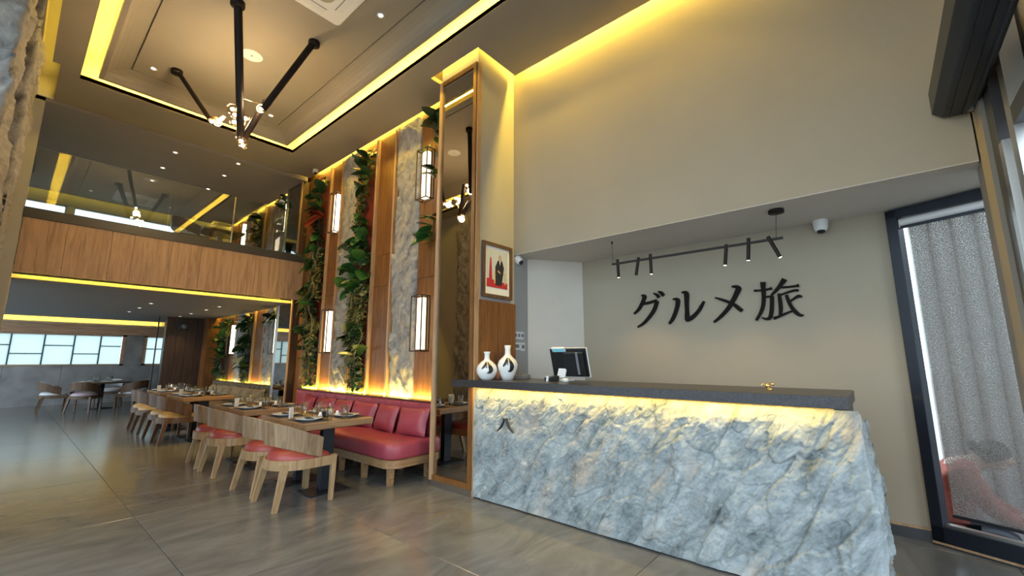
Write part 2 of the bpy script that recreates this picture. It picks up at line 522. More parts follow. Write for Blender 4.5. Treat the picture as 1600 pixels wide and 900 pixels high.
# left wall
box('wall_left', (-0.95, 5.35, 0), (-0.55, 8.60, ZC + .3), M['wall_side'], kind='structure')
box('wall_left_pier', (-0.95, 8.60, 0), (-0.075, 8.95, ZC + .3), M['wall_side'], kind='structure')
box('wall_left_lintel', (-0.75, -0.80, 4.72), (-0.55, 5.35, ZC + .3), M['wall'], kind='structure')
box('wall_left_rear_lintel', (-1.10, 8.95, 2.80), (-0.95, YF, ZC), M['wall'], kind='structure')
# panelled wall core
WR = box('wall_right', (XP, 4.02, 0), (XP + .2, 14.3, ZC + .3), M['dark_wood'], kind='structure')
# low end wall and corridor wall behind it
we = box('wall_end', (2.62, 13.95, 0), (XP, 14.15, ZL + .05), M['dark_wood'], kind='structure')
for k in range(5):
    x0 = 2.63 + k * .213
    box('wood_panel', (x0, 13.925, .02), (x0 + .207, 13.95, ZL - .02), M['dark_wood'], we)
box('wall_corridor', (3.60, 14.15, 0), (3.75, YF, 3.0), M['dark_wood'], kind='structure')
box('wall_end_pier', (3.42, 13.55, 0), (XP, 13.925, ZL + .05), M['oak_panel'], kind='structure')
# far wall with tiles, header and window band
wf = box('wall_back', (-4.2, YF, 0), (5.0, YF + .15, 1.19), M['floor_base'], kind='structure')
box('wall_back_upper', (-4.2, YF, 2.20), (5.0, YF + .15, 3.1), M['cove'], kind='structure')
box('trim_6', (-1.25, YF - .13, 2.505), (3.6, YF - .06, 2.55), M['wall_side'], kind='structure')
box('wall_back_pier', (2.62, YF, 1.19), (3.10, YF + .15, 2.20), M['floor_base'], kind='structure')
box('trim_2', (-1.25, YF - .06, 2.20), (3.6, YF, 2.50), M['header'], kind='structure')
for i in range(7):
    x0 = -3.6 + i * 1.2
    box('tile', (x0 + .003, YF - .012, 0.0), (x0 + 1.197, YF, 1.185), M['wall_tile'], wf)
box('tile', (2.625, YF - .012, 1.19), (3.09, YF, 2.195), M['wall_tile'], wf)


# ------------------------------------------------------------------ split-rock surfaces
def fbm(p, o=6, h=.85, l=2.1):
    return noise.fractal(p, h, l, o, noise_basis='PERLIN_ORIGINAL')


def facets(s, t, seed, fs, ft):
    """height of broken slate facets: every cell is a small tilted plane"""
    wv = fbm(Vector((s * fs * .8, t * ft * .8, seed + 1)), 3, .8) * .35
    q = Vector((s * fs + wv, t * ft + wv * .6, seed))
    d, pts = noise.voronoi(q)
    p = pts[0]
    h0 = noise.cell(p * 37.1)
    gx, gy = noise.cell(p * 91.7 + Vector((5, 0, 0))), noise.cell(p * 53.3 + Vector((0, 9, 0)))
    e = d[1] - d[0]
    return h0 * .5 + (q.x - p.x) * gx * .55 + (q.y - p.y) * (gy * .45 + .55) - max(0, .10 - e) * 2.2


def rock_height(u, v, seed, amp):
    """u runs along the face, v up, metres; steep slanting cleaved strata, chipped and fissured"""
    a = 0.92
    s = u * cos(a) + v * sin(a)
    t = -u * sin(a) + v * cos(a)
    big = fbm(Vector((s * .9, t * 1.8, seed)), 3)
    f1 = facets(s, t, seed, 2.0, 5.0)
    f2 = facets(s, t, seed + 13, 6.0, 13.0)
    fine = fbm(Vector((s * 9, t * 17, seed + 9)), 4, .6)
    return amp * (big * .50 + f1 * .42 + f2 * .17 + fine * .13)


def rock_strip(fn, nu, nv, du, dv, seed, amp):
    """fn(i/nu, j/nv) -> (point, normal, edge fade)"""
    V, Fs = [], []
    for j in range(nv + 1):
        for i in range(nu + 1):
            p, nrm, k = fn(i / nu, j / nv)
            h = rock_height(i / nu * du, j / nv * dv, seed, amp)
            V.append(Vector(p) + Vector(nrm) * h * k)
    for j in range(nv):
        for i in range(nu):
            a = j * (nu + 1) + i
            Fs.append((a, a + 1, a + nu + 2, a + nu + 1))
    return V, Fs


def stone_panel(parent, y0, y1, z0, z1, seed, x=XP, amp=.085, depth=.06, name='stone_panel', m=None, face=-1):
    L, H = y1 - y0, z1 - z0
    nu, nv = max(10, int(L / .022)), max(20, int(H / .022))

    def fn(u, v):
        # wraps: the first and last columns return to the wall
        if u <= 0.0001: return (x, y0, z0 + v * H), (0, 0, 0), 0
        if u >= 0.9999: return (x, y1, z0 + v * H), (0, 0, 0), 0
        return (x + face * depth, y0 + u * L + 0.012 * noise.noise(Vector((u * 3, v * 40, seed))), z0 + v * H), (face, 0, 0), 1
    V, Fs = rock_strip(fn, nu, nv, L, H, seed, amp)
    return MB().add(V, Fs, True).build(name, m or M['rock_panel'], parent)


# rough stone cladding on the left wall
def rock_pillar(name, x0, x1, y0, y1, z0, z1, seed, m, amp):
    path = [(x0, y0), (x1, y0), (x1, y1), (x0, y1)]
    segs, tot = [], 0
    for a, b in zip(path[:-1], path[1:]):
        l = hypot(b[0] - a[0], b[1] - a[1]); segs.append((a, b, tot, l)); tot += l
    H = z1 - z0
    nu, nv = int(tot / .03), int(H / .03)

    def fn(u, v):
        d = u * tot
        for a, b, s, l in segs:
            if d <= s + l + 1e-6:
                t = (d - s) / l
                p = (a[0] + (b[0] - a[0]) * t, a[1] + (b[1] - a[1]) * t, z0 + v * H)
                n1 = Vector((b[1] - a[1], -(b[0] - a[0]), 0)).normalized()
                c = Vector(((p[0] - (x0 + x1) / 2), p[1] - (y0 + y1) / 2, 0)).normalized()
                return p, (n1 * .7 + c * .3), 1 if 0.02 < u < .98 else 0
        return (path[-1][0], path[-1][1], z0 + v * H), (0, 0, 0), 0
    V, Fs = rock_strip(fn, nu, nv, tot, H, seed, amp)
    return MB().add(V, Fs, True).build(name, m, None)


wlr = rock_pillar('wall_left_stone', -0.56, -0.17, 6.0, 7.5, 0, ZC, 3.3, M['rock_beige'], .11)
wlr['kind'] = 'structure'
wlr2 = rock_pillar('wall_left_stone_front', -0.60, -0.235, 5.0, 5.95, 0, ZC, 8.1, M['rock_beige'], .10)
wlr2['kind'] = 'structure'

# ------------------------------------------------------------------ panelled wall: wood, stone, green columns
ZTOP = ZC - .02


def wood_col(y0, y1, z0, z1, joints, x=XP, d=.03, m='oak_panel'):
    zs = [z0] + [j for j in joints if z0 < j < z1] + [z1]
    for a, b in zip(zs[:-1], zs[1:]):
        box('wood_panel', (x - d, y0 + .003, a + .003), (x, y1 - .003, b - .003), M[m], WR)


def trim_col(y, z0, z1, wd=.04, d=.075):
    box('trim_strip', (XP - d, y - wd / 2, z0), (XP, y + wd / 2, z1), M['oak_trim'], WR)


J = (2.52, 3.02)
# lower, red-bench bay
wood_col(4.06, 4.90, .80, ZTOP, J)
stone_panel(WR, 4.94, 5.48, .80, ZTOP, 1.0)
trim_col(5.52, .8, ZTOP)
wood_col(5.54, 6.02, .80, ZTOP, J)
trim_col(6.05, .8, ZTOP)
wood_col(6.08, 6.62, .80, ZTOP, (), d=.012, m='red_wood')
trim_col(6.64, .8, ZTOP, .03)
stone_panel(WR, 6.66, 7.16, .80, ZTOP, 2.7)
trim_col(7.19, .8, ZTOP)
wood_col(7.21, 7.62, .80, ZTOP, J)
trim_col(7.64, .8, ZTOP, .03)
wood_col(7.66, 8.22, .80, ZTOP, (), d=.012, m='red_wood')
wood_col(8.24, 8.62, 0, ZTOP, (2.5, 3.3), d=.035, m='oak_panel')
# bay under the mezzanine and above it
for z0, z1, sd in ((.80, ZL + .06, 11), (3.50, ZTOP, 21)):
    wood_col(9.42, 9.78, z0, z1, ())
    stone_panel(WR, 9.80, 10.24, z0, z1, sd + .2)
    trim_col(10.27, z0, z1)
    wood_col(10.29, 10.86, z0, z1, ())
    trim_col(10.89, z0, z1)
    wood_col(10.91, 11.42, z0, z1, (), d=.012, m='dark_wood')
    stone_panel(WR, 11.45, 11.98, z0, z1, sd + 1.7)
    trim_col(12.01, z0, z1)
    wood_col(12.03, 12.44, z0, z1, ())
    wood_col(12.46, 13.5, z0, z1, (), d=.012, m='red_wood' if z0 > 3 else 'dark_wood')

# slim mirror panel where the balcony meets the wall
mp2 = empty('wall_mirror', (XP - .15, 9.0, 0), label='slim floor-to-ceiling bronze mirror panel between the two benches', cat='mirror')
MB().box((-.005, -.34, .05), (.15, .36, ZC - .03)).build('backing', M['dark_wood'], mp2)
MB().box((-.012, -.30, .10), (-.006, .32, ZC - .08)).build('mirror_pane', M['mirror'], mp2)
for y_ in (-.33, .34):
    MB().box((-.03, y_ - .02, .05), (-.005, y_ + .02, ZC - .03)).build('frame_rail', M['steel'] if y_ > 0 else M['oak_trim'], mp2)

# ------------------------------------------------------------------ big mirror column beside the counter
mc = empty('framed_mirror', (3.30, 3.685, 0), label='tall oak-framed bronze mirror on the column beside the counter', cat='mirror')
MB().box((-.012, -.30, .12), (-.004, .30, 4.88)).build('mirror_pane', M['mirror'], mc)
MB().box((-.035, -.335, .07), (0, -.285, 4.96)).build('frame_stile', M['oak_panel'], mc)
MB().box((-.035, .285, .07), (0, .335, 4.96)).build('frame_stile', M['oak_trim'], mc)
MB().box((-.034, -.285, .07), (0, .285, .125)).build('frame_rail', M['oak_panel'], mc)
MB().box((-.034, -.285, 4.90), (0, .285, 4.96)).build('frame_rail', M['oak_panel'], mc)
MB().box((-.02, -.335, 0), (0, .335, .065)).build('plinth', M['steel'], mc)
# oak corner return of the column
box('trim_3', (3.285, 3.335, 0.0), (3.345, 3.35, 4.97), M['oak_trim'], kind='structure')


# ------------------------------------------------------------------ ceiling with lit tray
TXA, TXB, TYA, TYB = 0.186, 2.90, 1.80, 7.65
ce = empty('ceiling', (0, 0, 0), kind='structure')
cb = MB()
ZT = ZC + .06
for a, b in (((0.0, -0.63), (TXA, YB)), ((TXB, -0.63), (3.19, YB)), ((TXA, -0.63), (TXB, TYA)), ((TXA, TYB), (TXB, YB)),
             ((3.19, -0.63), (3.87, 3.25)), ((3.19, 4.13), (3.60, 8.50))):
    cb.box((a[0], a[1], ZC), (b[0], b[1], ZT))
cb.box((-.95, -0.63, ZC), (0, 4.9, ZT)).box((-.55, 4.9, ZC), (-.17, YB, ZT))
cb.box((-.07, 4.9, ZC), (0, 7.45, ZT))
cb.build('soffit_board', M['ceiling'], ce)
# riser of the tray opening
rb = MB()
rb.box((TXA - .02, TYA - .02, ZC + .001), (TXA, TYB + .02, ZC + .33)).box((TXB, TYA - .02, ZC + .001), (TXB + .02, TYB + .02, ZC + .33))
rb.box((TXA, TYA - .02, ZC + .001), (TXB, TYA, ZC + .33)).box((TXA, TYB, ZC + .001), (TXB, TYB + .02, ZC + .33))
rb.build('tray_riser', M['cove'], ce)
MB().box((-.20, 4.9, ZC + .001), (-.17, YB, ZC + .33)).box((-.17, YB - .03, ZC + .001), (0, YB, ZC + .33)).build('cove_riser', M['cove'], ce)
# structural slab above everything
box('roof_slab', (-1.2, -0.9, ZC + .33), (5.2, 15.2, ZC + .50), M['cove'], ce)
# floating centre with a concave edge
prof = [(0, ZC + .12), (0, ZC + .015), (.05, ZC + .015), (.055, ZC + .03), (.065, ZC + .075), (.09, ZC + .115), (.13, ZC + .145), (.18, ZC + .162), (.235, ZC + .17),
        (.27, ZC + .17), (.272, ZC + .19), (.284, ZC + .19), (.286, ZC + .17), (.40, ZC + .17)]
G = .16
V, Fs = [], []
for d, z in prof:
    V += [(TXA + G + d, TYA + G + d, z), (TXB - G - d, TYA + G + d, z), (TXB - G - d, TYB - G - d, z), (TXA + G + d, TYB - G - d, z)]
for i in range(len(prof) - 1):
    for k in range(4):
        Fs.append((i * 4 + k, i * 4 + (k + 1) % 4, (i + 1) * 4 + (k + 1) % 4, (i + 1) * 4 + k))
n_ = (len(prof) - 1) * 4
Fs.append((n_, n_ + 1, n_ + 2, n_ + 3))
MB().add(V, Fs).build('tray_panel', M['ceiling'], ce)
box('tray_hanger', (TXA + G, TYA + G, ZC + .20), (TXB - G, TYB - G, ZC + .33), M['cove'], ce)
# mezzanine ceiling, slightly lower
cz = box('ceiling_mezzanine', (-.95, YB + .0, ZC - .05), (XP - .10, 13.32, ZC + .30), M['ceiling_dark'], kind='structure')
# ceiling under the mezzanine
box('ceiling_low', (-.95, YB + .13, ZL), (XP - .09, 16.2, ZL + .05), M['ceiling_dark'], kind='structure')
box('ceiling_far', (-1.25, 15.0, 2.80), (5.0, YF + .2, 2.95), M['cove'], kind='structure')
box('floor_mezzanine', (-1.1, YB + .02, ZL + .20), (XP, 15.0, 3.45), M['cove'], kind='structure')

# lit coves: LED strips shining into the gaps
LEDS = []


def strip(loc, length, axis, d, power, color=YEL, wd=.03, name='cove_led_light'):
    o = area(name, loc, (length, wd) if axis == 'x' else (wd, length), (0, 0, 0), power, color)
    z = -Vector(d).normalized()
    ax = Vector((1, 0, 0)) if axis == 'x' else Vector((0, 1, 0))
    if axis == 'x':
        X = ax; Y = z.cross(X)
    else:
        Y = ax; X = Y.cross(z)
    o.rotation_euler = Matrix((X, Y, z)).transposed().to_euler()
    return o


KP = 2.5
# tray
strip((TXA + G - .005, (TYA + TYB) / 2, ZC + .10), TYB - TYA - .3, 'y', (-1, 0, .6), 16 * KP)
strip((TXB - G + .005, (TYA + TYB) / 2, ZC + .10), TYB - TYA - .3, 'y', (1, 0, .1), 16 * KP)
strip(((TXA + TXB) / 2, TYB - G + .005, ZC + .10), TXB - TXA - .3, 'x', (0, 1, .1), 8 * KP)
strip(((TXA + TXB) / 2, TYA + G - .005, ZC + .10), TXB - TXA - .3, 'x', (0, -1, .1), 8 * KP)
# above the plaster wall and around the column
strip((3.915, 1.52, ZC + .20), 3.3, 'y', (.12, 0, -1), 36 * KP)
strip((3.62, 3.30, ZC + .20), .60, 'x', (0, .3, -1), .8 * KP)
strip((3.245, 3.69, ZC + .20), .80, 'y', (.3, 0, -1), 2.0 * KP)
strip((3.42, 4.075, ZC + .20), .36, 'x', (0, -.3, -1), .8 * KP)
# above the panelled wall
strip((3.645, 6.35, ZC + .17), 4.3, 'y', (.35, 0, -1), 15 * KP)
strip((3.63, 11.6, ZC + .10), 4.0, 'y', (.3, 0, -1), 8 * KP)
# behind the bench backs, shining up
strip((3.61, 6.2, .885), 3.9, 'y', (.45, 0, 1), 14 * KP, color=(1, .72, .16))
strip((3.61, 11.3, .865), 3.6, 'y', (.45, 0, 1), 10 * KP, color=(1, .72, .16))
# low ceiling, front edge, wall edge and far edge
strip((1.75, YB + .085, ZL + .15), 3.6, 'x', (0, -.2, -1), 12 * KP)
strip((3.655, 11.3, ZL + .10), 4.6, 'y', (.2, 0, -1), 6 * KP)
strip((1.2, YF - .10, 2.555), 4.6, 'x', (0, .45, 1), 5 * KP)
# left wall cove
strip((-.005, 6.8, ZC + .12), 3.4, 'y', (-1, 0, .1), 1.1 * KP)
# mezzanine rear cove
strip((1.3, 13.40, ZC + .05), 4.2, 'x', (0, .6, -1), 1.5 * KP)

# ------------------------------------------------------------------ mezzanine front
bf = box('wall_balcony', (-.075, YB + .02, ZL + .16), (XP - .04, YB + .06, 3.30), M['dark_wood'], kind='structure')
xs = [-.072, .36, .83, 1.08, 1.55, 1.95, 2.42, 2.86, 3.20, XP - .04]
for a, b in zip(xs[:-1], xs[1:]):
    box('wood_panel', (a + .002, YB - .005, 2.548), (b - .002, YB + .02, 3.298), M['fascia'], bf)
box('cove_return', (-.075, YB + .021, 2.548), (XP - .04, YB + .05, ZL + .16), M['cove'], bf)
box('trim_4', (-.075, YB - .02, 3.30), (XP - .04, YB + .12, 3.44), M['dark_slab'], kind='structure')
gb = empty('glass_balustrade', (1.75, YB + .05, 3.405), label='frameless glass balustrade along the mezzanine edge', cat='balustrade')
for a, b in ((-1.82, -.30), (-.29, .62), (.63, 1.78)):
    MB().box((a, -.006, .0), (b, .006, .915)).build('glass_panel', M['glass'], gb)
MB().box((-1.82, -.02, .0), (1.78, .02, .035)).build('base_channel', M['dark_slab'], gb)
MB().box((.618, -.012, .03), (.632, .012, .90)).build('post', M['steel'], gb)
box('wall_mezzanine_back', (-1.1, 13.55, 3.45), (XP, 13.7, 3.85), M['wall'], kind='structure')
box('wall_mezzanine_back_head', (-1.1, 13.55, 4.80), (XP, 13.7, ZC + .3), M['wall_side'], kind='structure')
box('wall_mezzanine_back_pier', (2.52, 13.55, 3.85), (XP, 13.7, 4.80), M['wall'], kind='structure')
box('wall_mezzanine_left', (-1.1, 8.95, 3.1), (-.95, 14.6, ZC + .3), M['wall'], kind='structure')
for n, (a, b) in enumerate(((-.95, .50), (.60, 2.50))):
    wi = empty('window_%d' % (n + 3), ((a + b) / 2, 13.62, 3.85), kind='structure')
    hw = (b - a) / 2
    f = MB()
    f.box((-hw, -.03, 0), (hw, .03, .05)).box((-hw, -.03, .93), (hw, .03, .95)).box((-hw, -.03, 0), (-hw + .03, .03, .95)).box((hw - .03, -.03, 0), (hw, .03, .95))
    f.build('window_frame', M['white_plastic'], wi)
    MB().box((-hw + .03, -.006, .05), (hw - .03, .006, .93)).build('pane', M['win_glass'], wi)
MB().box((.50, 13.56, 3.85), (.60, 13.68, 4.80)).build('trim_5', M['white_plastic'])['kind'] = 'structure'

# ------------------------------------------------------------------ far window band
wi = empty('window_1', (0.7, YF + .04, 1.19), kind='structure')
Lx = [-1.93, -1.29, -.64, .04, .69, 1.30, 1.83]
f = MB()
f.box((-4.6, -.06, 0), (1.92, .05, .05)).box((1.83, -.06, .0), (1.92, .05, 1.01)).box((-4.6, -.06, .96), (1.92, .05, 1.01))
f.build('window_frame', M['header'], wi)
bars = [2, 1, 2, 1, 2, 1, 2]
for i in range(6):
    a, b = Lx[i] + .015, Lx[i + 1] - .015
    fr = .36 if bars[i] == 2 else .64
    zz = .05 + .91 * fr
    MB().box((a, 0, .05), (b, .008, zz - .012)).build('pane', M['frost'], wi)
    MB().box((a, 0, zz + .012), (b, .008, .96)).build('pane', M['frost'], wi)
    MB().box((a, -.03, zz - .012), (b, .03, zz + .012)).build('glazing_bar', M['dark_slab'], wi)
    MB().box((Lx[i] - .015, -.04, .05), (Lx[i] + .015, .04, .96)).build('mullion', M['dark_slab'], wi)
MB().box((-4.6, 0, .05), (Lx[0] - .015, .008, .96)).build('pane', M['frost'], wi)
wi = empty('window_2', (3.6, YF + .04, 1.19), kind='structure')
f = MB().box((-.5, -.06, 0), (.5, .05, .05)).box((-.5, -.06, 0), (-.42, .05, 1.01)).box((-.5, -.06, .96), (.5, .05, 1.01))
f.build('window_frame', M['header'], wi)
for a, b in ((.05, .55), (.575, .96)):
    MB().box((-.42, 0, a), (.5, .008, b)).build('pane', M['frost'], wi)
MB().box((-.42, -.03, .55), (.5, .03, .575)).build('glazing_bar', M['dark_slab'], wi)
o = MB().box((-.012, -.02, 0), (.012, .02, ZL - .001)).build('partition_post', M['black_metal'], loc=(2.46, 14.0, 0))
tag(o, 'thin black post standing before the dark end wall', 'post')

# ------------------------------------------------------------------ street window beside the counter
WA = radians(22.2)
wd_ = Vector((-sin(WA), -cos(WA), 0))          # along the window, towards the street door
wn_ = Vector((cos(WA), -sin(WA), 0))           # outwards
WINROT = math.atan2(wd_.y, wd_.x)
wi = empty('window_5', (XN, -.17, 0), WINROT, kind='structure')
# local x along the window, local y = outwards side (rotated left normal)
sgn = 1 if (Matrix.Rotation(WINROT, 3, 'Z') @ Vector((0, 1, 0))).dot(wn_) > 0 else -1
f = MB()
WL = 1.35
f.box((0, -.05 * sgn, .03), (.075, .06 * sgn, 2.66)).box((WL - .075, -.05 * sgn, .03), (WL, .06 * sgn, 2.66))
f.box((0, -.05 * sgn, .03), (WL, .06 * sgn, .145)).box((0, -.05 * sgn, 2.585), (WL, .06 * sgn, 2.66))
f.build('window_frame', M['navy_metal'], wi, bevel=.004)
MB().box((0, -.056 * sgn, .015), (WL, -.05 * sgn, .03)).build('sill_bead', M['oak_trim'], wi)
MB().box((.075, .03 * sgn, .145), (WL - .075, .036 * sgn, 2.585)).build('pane', M['win_glass'], wi)
MB().box((0.078, -.03 * sgn, .145), (WL - .078, .025 * sgn, .165)).build('inner_sill', M['steel'], wi)
box('wall_window_base', (0, 0, 0), (WL, -.048 * sgn, .03), M['dark_slab'], wi)
# roller screen hanging inside the frame
def mesh_screen():
    m = bpy.data.materials.new('grey_mesh_screen'); m.use_nodes = True
    nt = m.node_tree; nt.nodes.clear()
    out = nt.nodes.new('ShaderNodeOutputMaterial')
    mx = nt.nodes.new('ShaderNodeMixShader')
    t = nt.nodes.new('ShaderNodeBsdfTransparent'); t.inputs[0].default_value = (.95, .95, .95, 1)
    d = nt.nodes.new('ShaderNodeBsdfDiffuse'); d.inputs[0].default_value = (.24, .22, .20, 1)
    tl = nt.nodes.new('ShaderNodeBsdfTranslucent'); tl.inputs[0].default_value = (.36, .33, .30, 1)
    m2 = nt.nodes.new('ShaderNodeMixShader'); m2.inputs[0].default_value = .5
    tc = nt.nodes.new('ShaderNodeTexCoord')
    n = nt.nodes.new('ShaderNodeTexNoise'); n.inputs['Scale'].default_value = 140; n.inputs['Detail'].default_value = 1
    r = nt.nodes.new('ShaderNodeValToRGB')
    r.color_ramp.elements[0].position = .42; r.color_ramp.elements[1].position = .58
    r.color_ramp.elements[0].color = (.15, .15, .15, 1); r.color_ramp.elements[1].color = (.95, .95, .95, 1)
    nt.links.new(tc.outputs['Object'], n.inputs['Vector']); nt.links.new(n.outputs['Fac'], r.inputs[0])
    nt.links.new(d.outputs[0], m2.inputs[1]); nt.links.new(tl.outputs[0], m2.inputs[2])
    nt.links.new(r.outputs[0], mx.inputs[0])
    nt.links.new(m2.outputs[0], mx.inputs[1]); nt.links.new(t.outputs[0], mx.inputs[2])
    nt.links.new(mx.outputs[0], out.inputs[0])
    return m


bl = empty('roller_blind', (XN, -.17, 0), WINROT, label='grey mesh roller blind pulled down over the street window', cat='blind')
MB().box((.13, -.002 * sgn, .24), (WL - .10, .001 * sgn, 2.50)).build('mesh_fabric', mesh_screen(), bl)
MB().tube([(.085, 0, 2.545), (WL - .08, 0, 2.545)], .036, 16).build('roller_tube', M['white_plastic'], bl)
MB().box((.08, -.03 * sgn, 2.49), (WL - .08, -.012 * sgn, 2.512)).build('valance', M['navy_metal'], bl)
MB().box((.125, -.012 * sgn, .222), (WL - .095, .012 * sgn, .244)).build('bottom_bar', M['black_metal'], bl)
MB().box((.077, -.03 * sgn, 2.50), (.087, .03 * sgn, 2.57)).build('bracket', M['steel'], bl)
# outside: ground, curtain, sofa, seated person
box('ground_outside', (-60, -60, -.62), (60, 60, -.60), M['pavement'], kind='structure')
cur = MB()
V, Fs = [], []
nx = 240
ca, cb_ = Vector((6.30, -.40, 0)), Vector((5.95, -2.6, 0))
for k in range(nx + 1):
    t = k / nx
    p = ca.lerp(cb_, t)
    ph = t * 13 * 2 * pi
    dx = -.055 * sin(ph) - .02 * sin(ph * 2 + .6) + .02 * sin(t * 9)
    for z in (-.58, 0.8, 2.1, 2.9):
        V.append((p.x + dx, p.y + .03 * cos(ph), z))
for k in range(nx):
    for j in range(3):
        a = k * 4 + j
        Fs.append((a, a + 4, a + 5, a + 1))
cu = empty('pleated_curtain', (6.2, -.7, -.6), label='long grey pleated curtain hanging outside behind the window', cat='curtain')
o = cur.add([(x - 6.2, y + .7, z + .6) for x, y, z in V], Fs, True).build('curtain_cloth', M['curtain'], cu)
md = o.modifiers.new('solid', 'SOLIDIFY'); md.thickness = .006
MB().tube([(.1, .4, 3.52), (-.25, -1.95, 3.52)], .02, 8).build('curtain_rail', M['steel'], cu)

so = empty('outdoor_sofa', (5.55, -.42, -.6), radians(-8), label='pink upholstered sofa outside the street window', cat='sofa')
MB().box((-.32, -1.2, .12), (.36, .31, .345)).build('seat', M['sofa'], so, bevel=.04)
MB().box((-.32, .32, .12), (.36, .52, .98)).build('backrest', M['sofa'], so, bevel=.05)
for x in (-.27, .30):
    for y in (-1.12, .44):
        MB().frustum((x, y, 0), (.04, .04), (x, y, .12), (.06, .06)).build('leg', M['dark_wood'], so)


def skin_obj(name, verts, edges, radii, m, parent, root=0, sub=2):
    me = bpy.data.meshes.new(name)
    me.from_pydata(verts, edges, [])
    me.materials.append(m)
    o = bpy.data.objects.new(name, me)
    col.objects.link(o)
    o.parent = parent
    sk = o.modifiers.new('skin', 'SKIN')
    sk.use_smooth_shade = True
    lay = me.skin_vertices[0].data if me.skin_vertices else None
    if lay is None:
        bpy.context.view_layer.objects.active = o
        me.attributes.new('skin', 'FLOAT_VECTOR', 'POINT')
    for i, r in enumerate(radii):
        me.skin_vertices[0].data[i].radius = r if isinstance(r, tuple) else (r, r)
    me.skin_vertices[0].data[root].use_root = True
    s = o.modifiers.new('sub', 'SUBSURF'); s.levels = sub; s.render_levels = sub
    return o


# person: local frame, facing -y, origin on the ground below the pelvis
def make_person():
    P = empty('person', (5.60, -.27, -.6), radians(4), label='seated person in a rust-red knit bending forward outside the window', cat='person')
    vb = [(0, 0, .50), (0, -.02, .66), (0, -.07, .88), (0, -.15, 1.06), (0, -.26, 1.12), (0, -.32, 1.14), (0, -.39, 1.17), (0, -.42, 1.22),
          # left arm
          (.18, -.15, 1.03), (.26, -.28, .78), (.20, -.52, .66), (.17, -.60, .65),
          (-.18, -.15, 1.03), (-.26, -.28, .78), (-.20, -.52, .66), (-.17, -.60, .65),
          # legs
          (.10, -.03, .48), (.13, -.44, .50), (.13, -.46, .12), (.13, -.58, .04),
          (-.10, -.03, .48), (-.13, -.44, .50), (-.13, -.46, .12), (-.13, -.58, .04),
          # nose
          (0, -.50, 1.13), (0, -.44, 1.075)]
    eb = [(0, 1), (1, 2), (2, 3), (3, 4), (4, 5), (5, 6), (6, 7), (3, 8), (8, 9), (9, 10), (10, 11), (3, 12), (12, 13), (13, 14), (14, 15),
          (0, 16), (16, 17), (17, 18), (18, 19), (0, 20), (20, 21), (21, 22), (22, 23), (6, 24), (5, 25)]
    rb_ = [.13, .125, .13, .11, .055, .075, .095, .075, .07, .045, .033, .03, .07, .045, .033, .03, .085, .06, .045, .03, .085, .06, .045, .03, .018, .03]
    n = len(vb)
    for s in (1, -1):
        w_ = 11 if s == 1 else 15
        base = Vector(vb[w_])
        for k, (ox, L_) in enumerate(((-.03, .075), (-.01, .085), (.012, .08), (.032, .062))):
            a = base + Vector((s * ox, -.04, -.003)); b = a + Vector((s * ox * .2, -L_ * .5, -.012)); c = b + Vector((0, -L_ * .4, -.03))
            i = len(vb); vb += [tuple(a), tuple(b), tuple(c)]; eb += [(w_, i), (i, i + 1), (i + 1, i + 2)]; rb_ += [.010, .009, .008]
        i = len(vb)
        vb += [tuple(base + Vector((-s * .045, -.015, 0))), tuple(base + Vector((-s * .06, -.05, -.015)))]
        eb += [(w_, i), (i, i + 1)]; rb_ += [.011, .009]
    skin_obj('body', vb, eb, rb_, M['skin'], P, 0, 1)
    vc = vb[:4] + [(0, -.22, 1.10)] + [vb[8], vb[9], vb[10], vb[12], vb[13], vb[14]]
    ec = [(0, 1), (1, 2), (2, 3), (3, 4), (3, 5), (5, 6), (6, 7), (3, 8), (8, 9), (9, 10)]
    rc = [(.19, .15), (.19, .16), (.19, .16), (.15, .13), .075, .10, .072, .052, .10, .072, .052]
    skin_obj('knit_sweater', vc, ec, rc, M['knit'], P, 0, 2)
    vt = [vb[0], vb[16], vb[17], (.13, -.46, .14), vb[20], vb[21], (-.13, -.46, .14)]
    skin_obj('trousers', vt, [(0, 1), (1, 2), (2, 3), (0, 4), (4, 5), (5, 6)], [.16, .11, .085, .062, .11, .085, .062], M['navy_metal'], P, 0, 1)
    hv = []
    h = MB()
    Vh, Fh = [], []
    nn, mm = 16, 9
    for j in range(mm):
        th = j / (mm - 1) * 1.95
        for k in range(nn):
            a = 2 * pi * k / nn
            cut = 1.0
            r = .108
            p = Vector((sin(th) * cos(a), sin(th) * sin(a), cos(th)))
            if p.y < -.55 and th > 1.1: p = p * .93
            Vh.append((p.x * r * .95, p.y * r * 1.12 + .0, p.z * r * 1.08))
    for j in range(mm - 1):
        for k in range(nn):
            Fh.append((j * nn + k, j * nn + (k + 1) % nn, (j + 1) * nn + (k + 1) % nn, (j + 1) * nn + k))
    rot = Matrix.Rotation(radians(-22), 3, 'X')
    Vh = [tuple(rot @ Vector(v) + Vector((0, -.375, 1.195))) for v in Vh]
    h.add(Vh, Fh, True).lathe([(0.001, -.05), (.03, -.035), (.042, 0), (.03, .035), (.001, .05)], 12, (0, -.26, 1.25)).build('hair', M['hair'], P)
    return P


make_person()

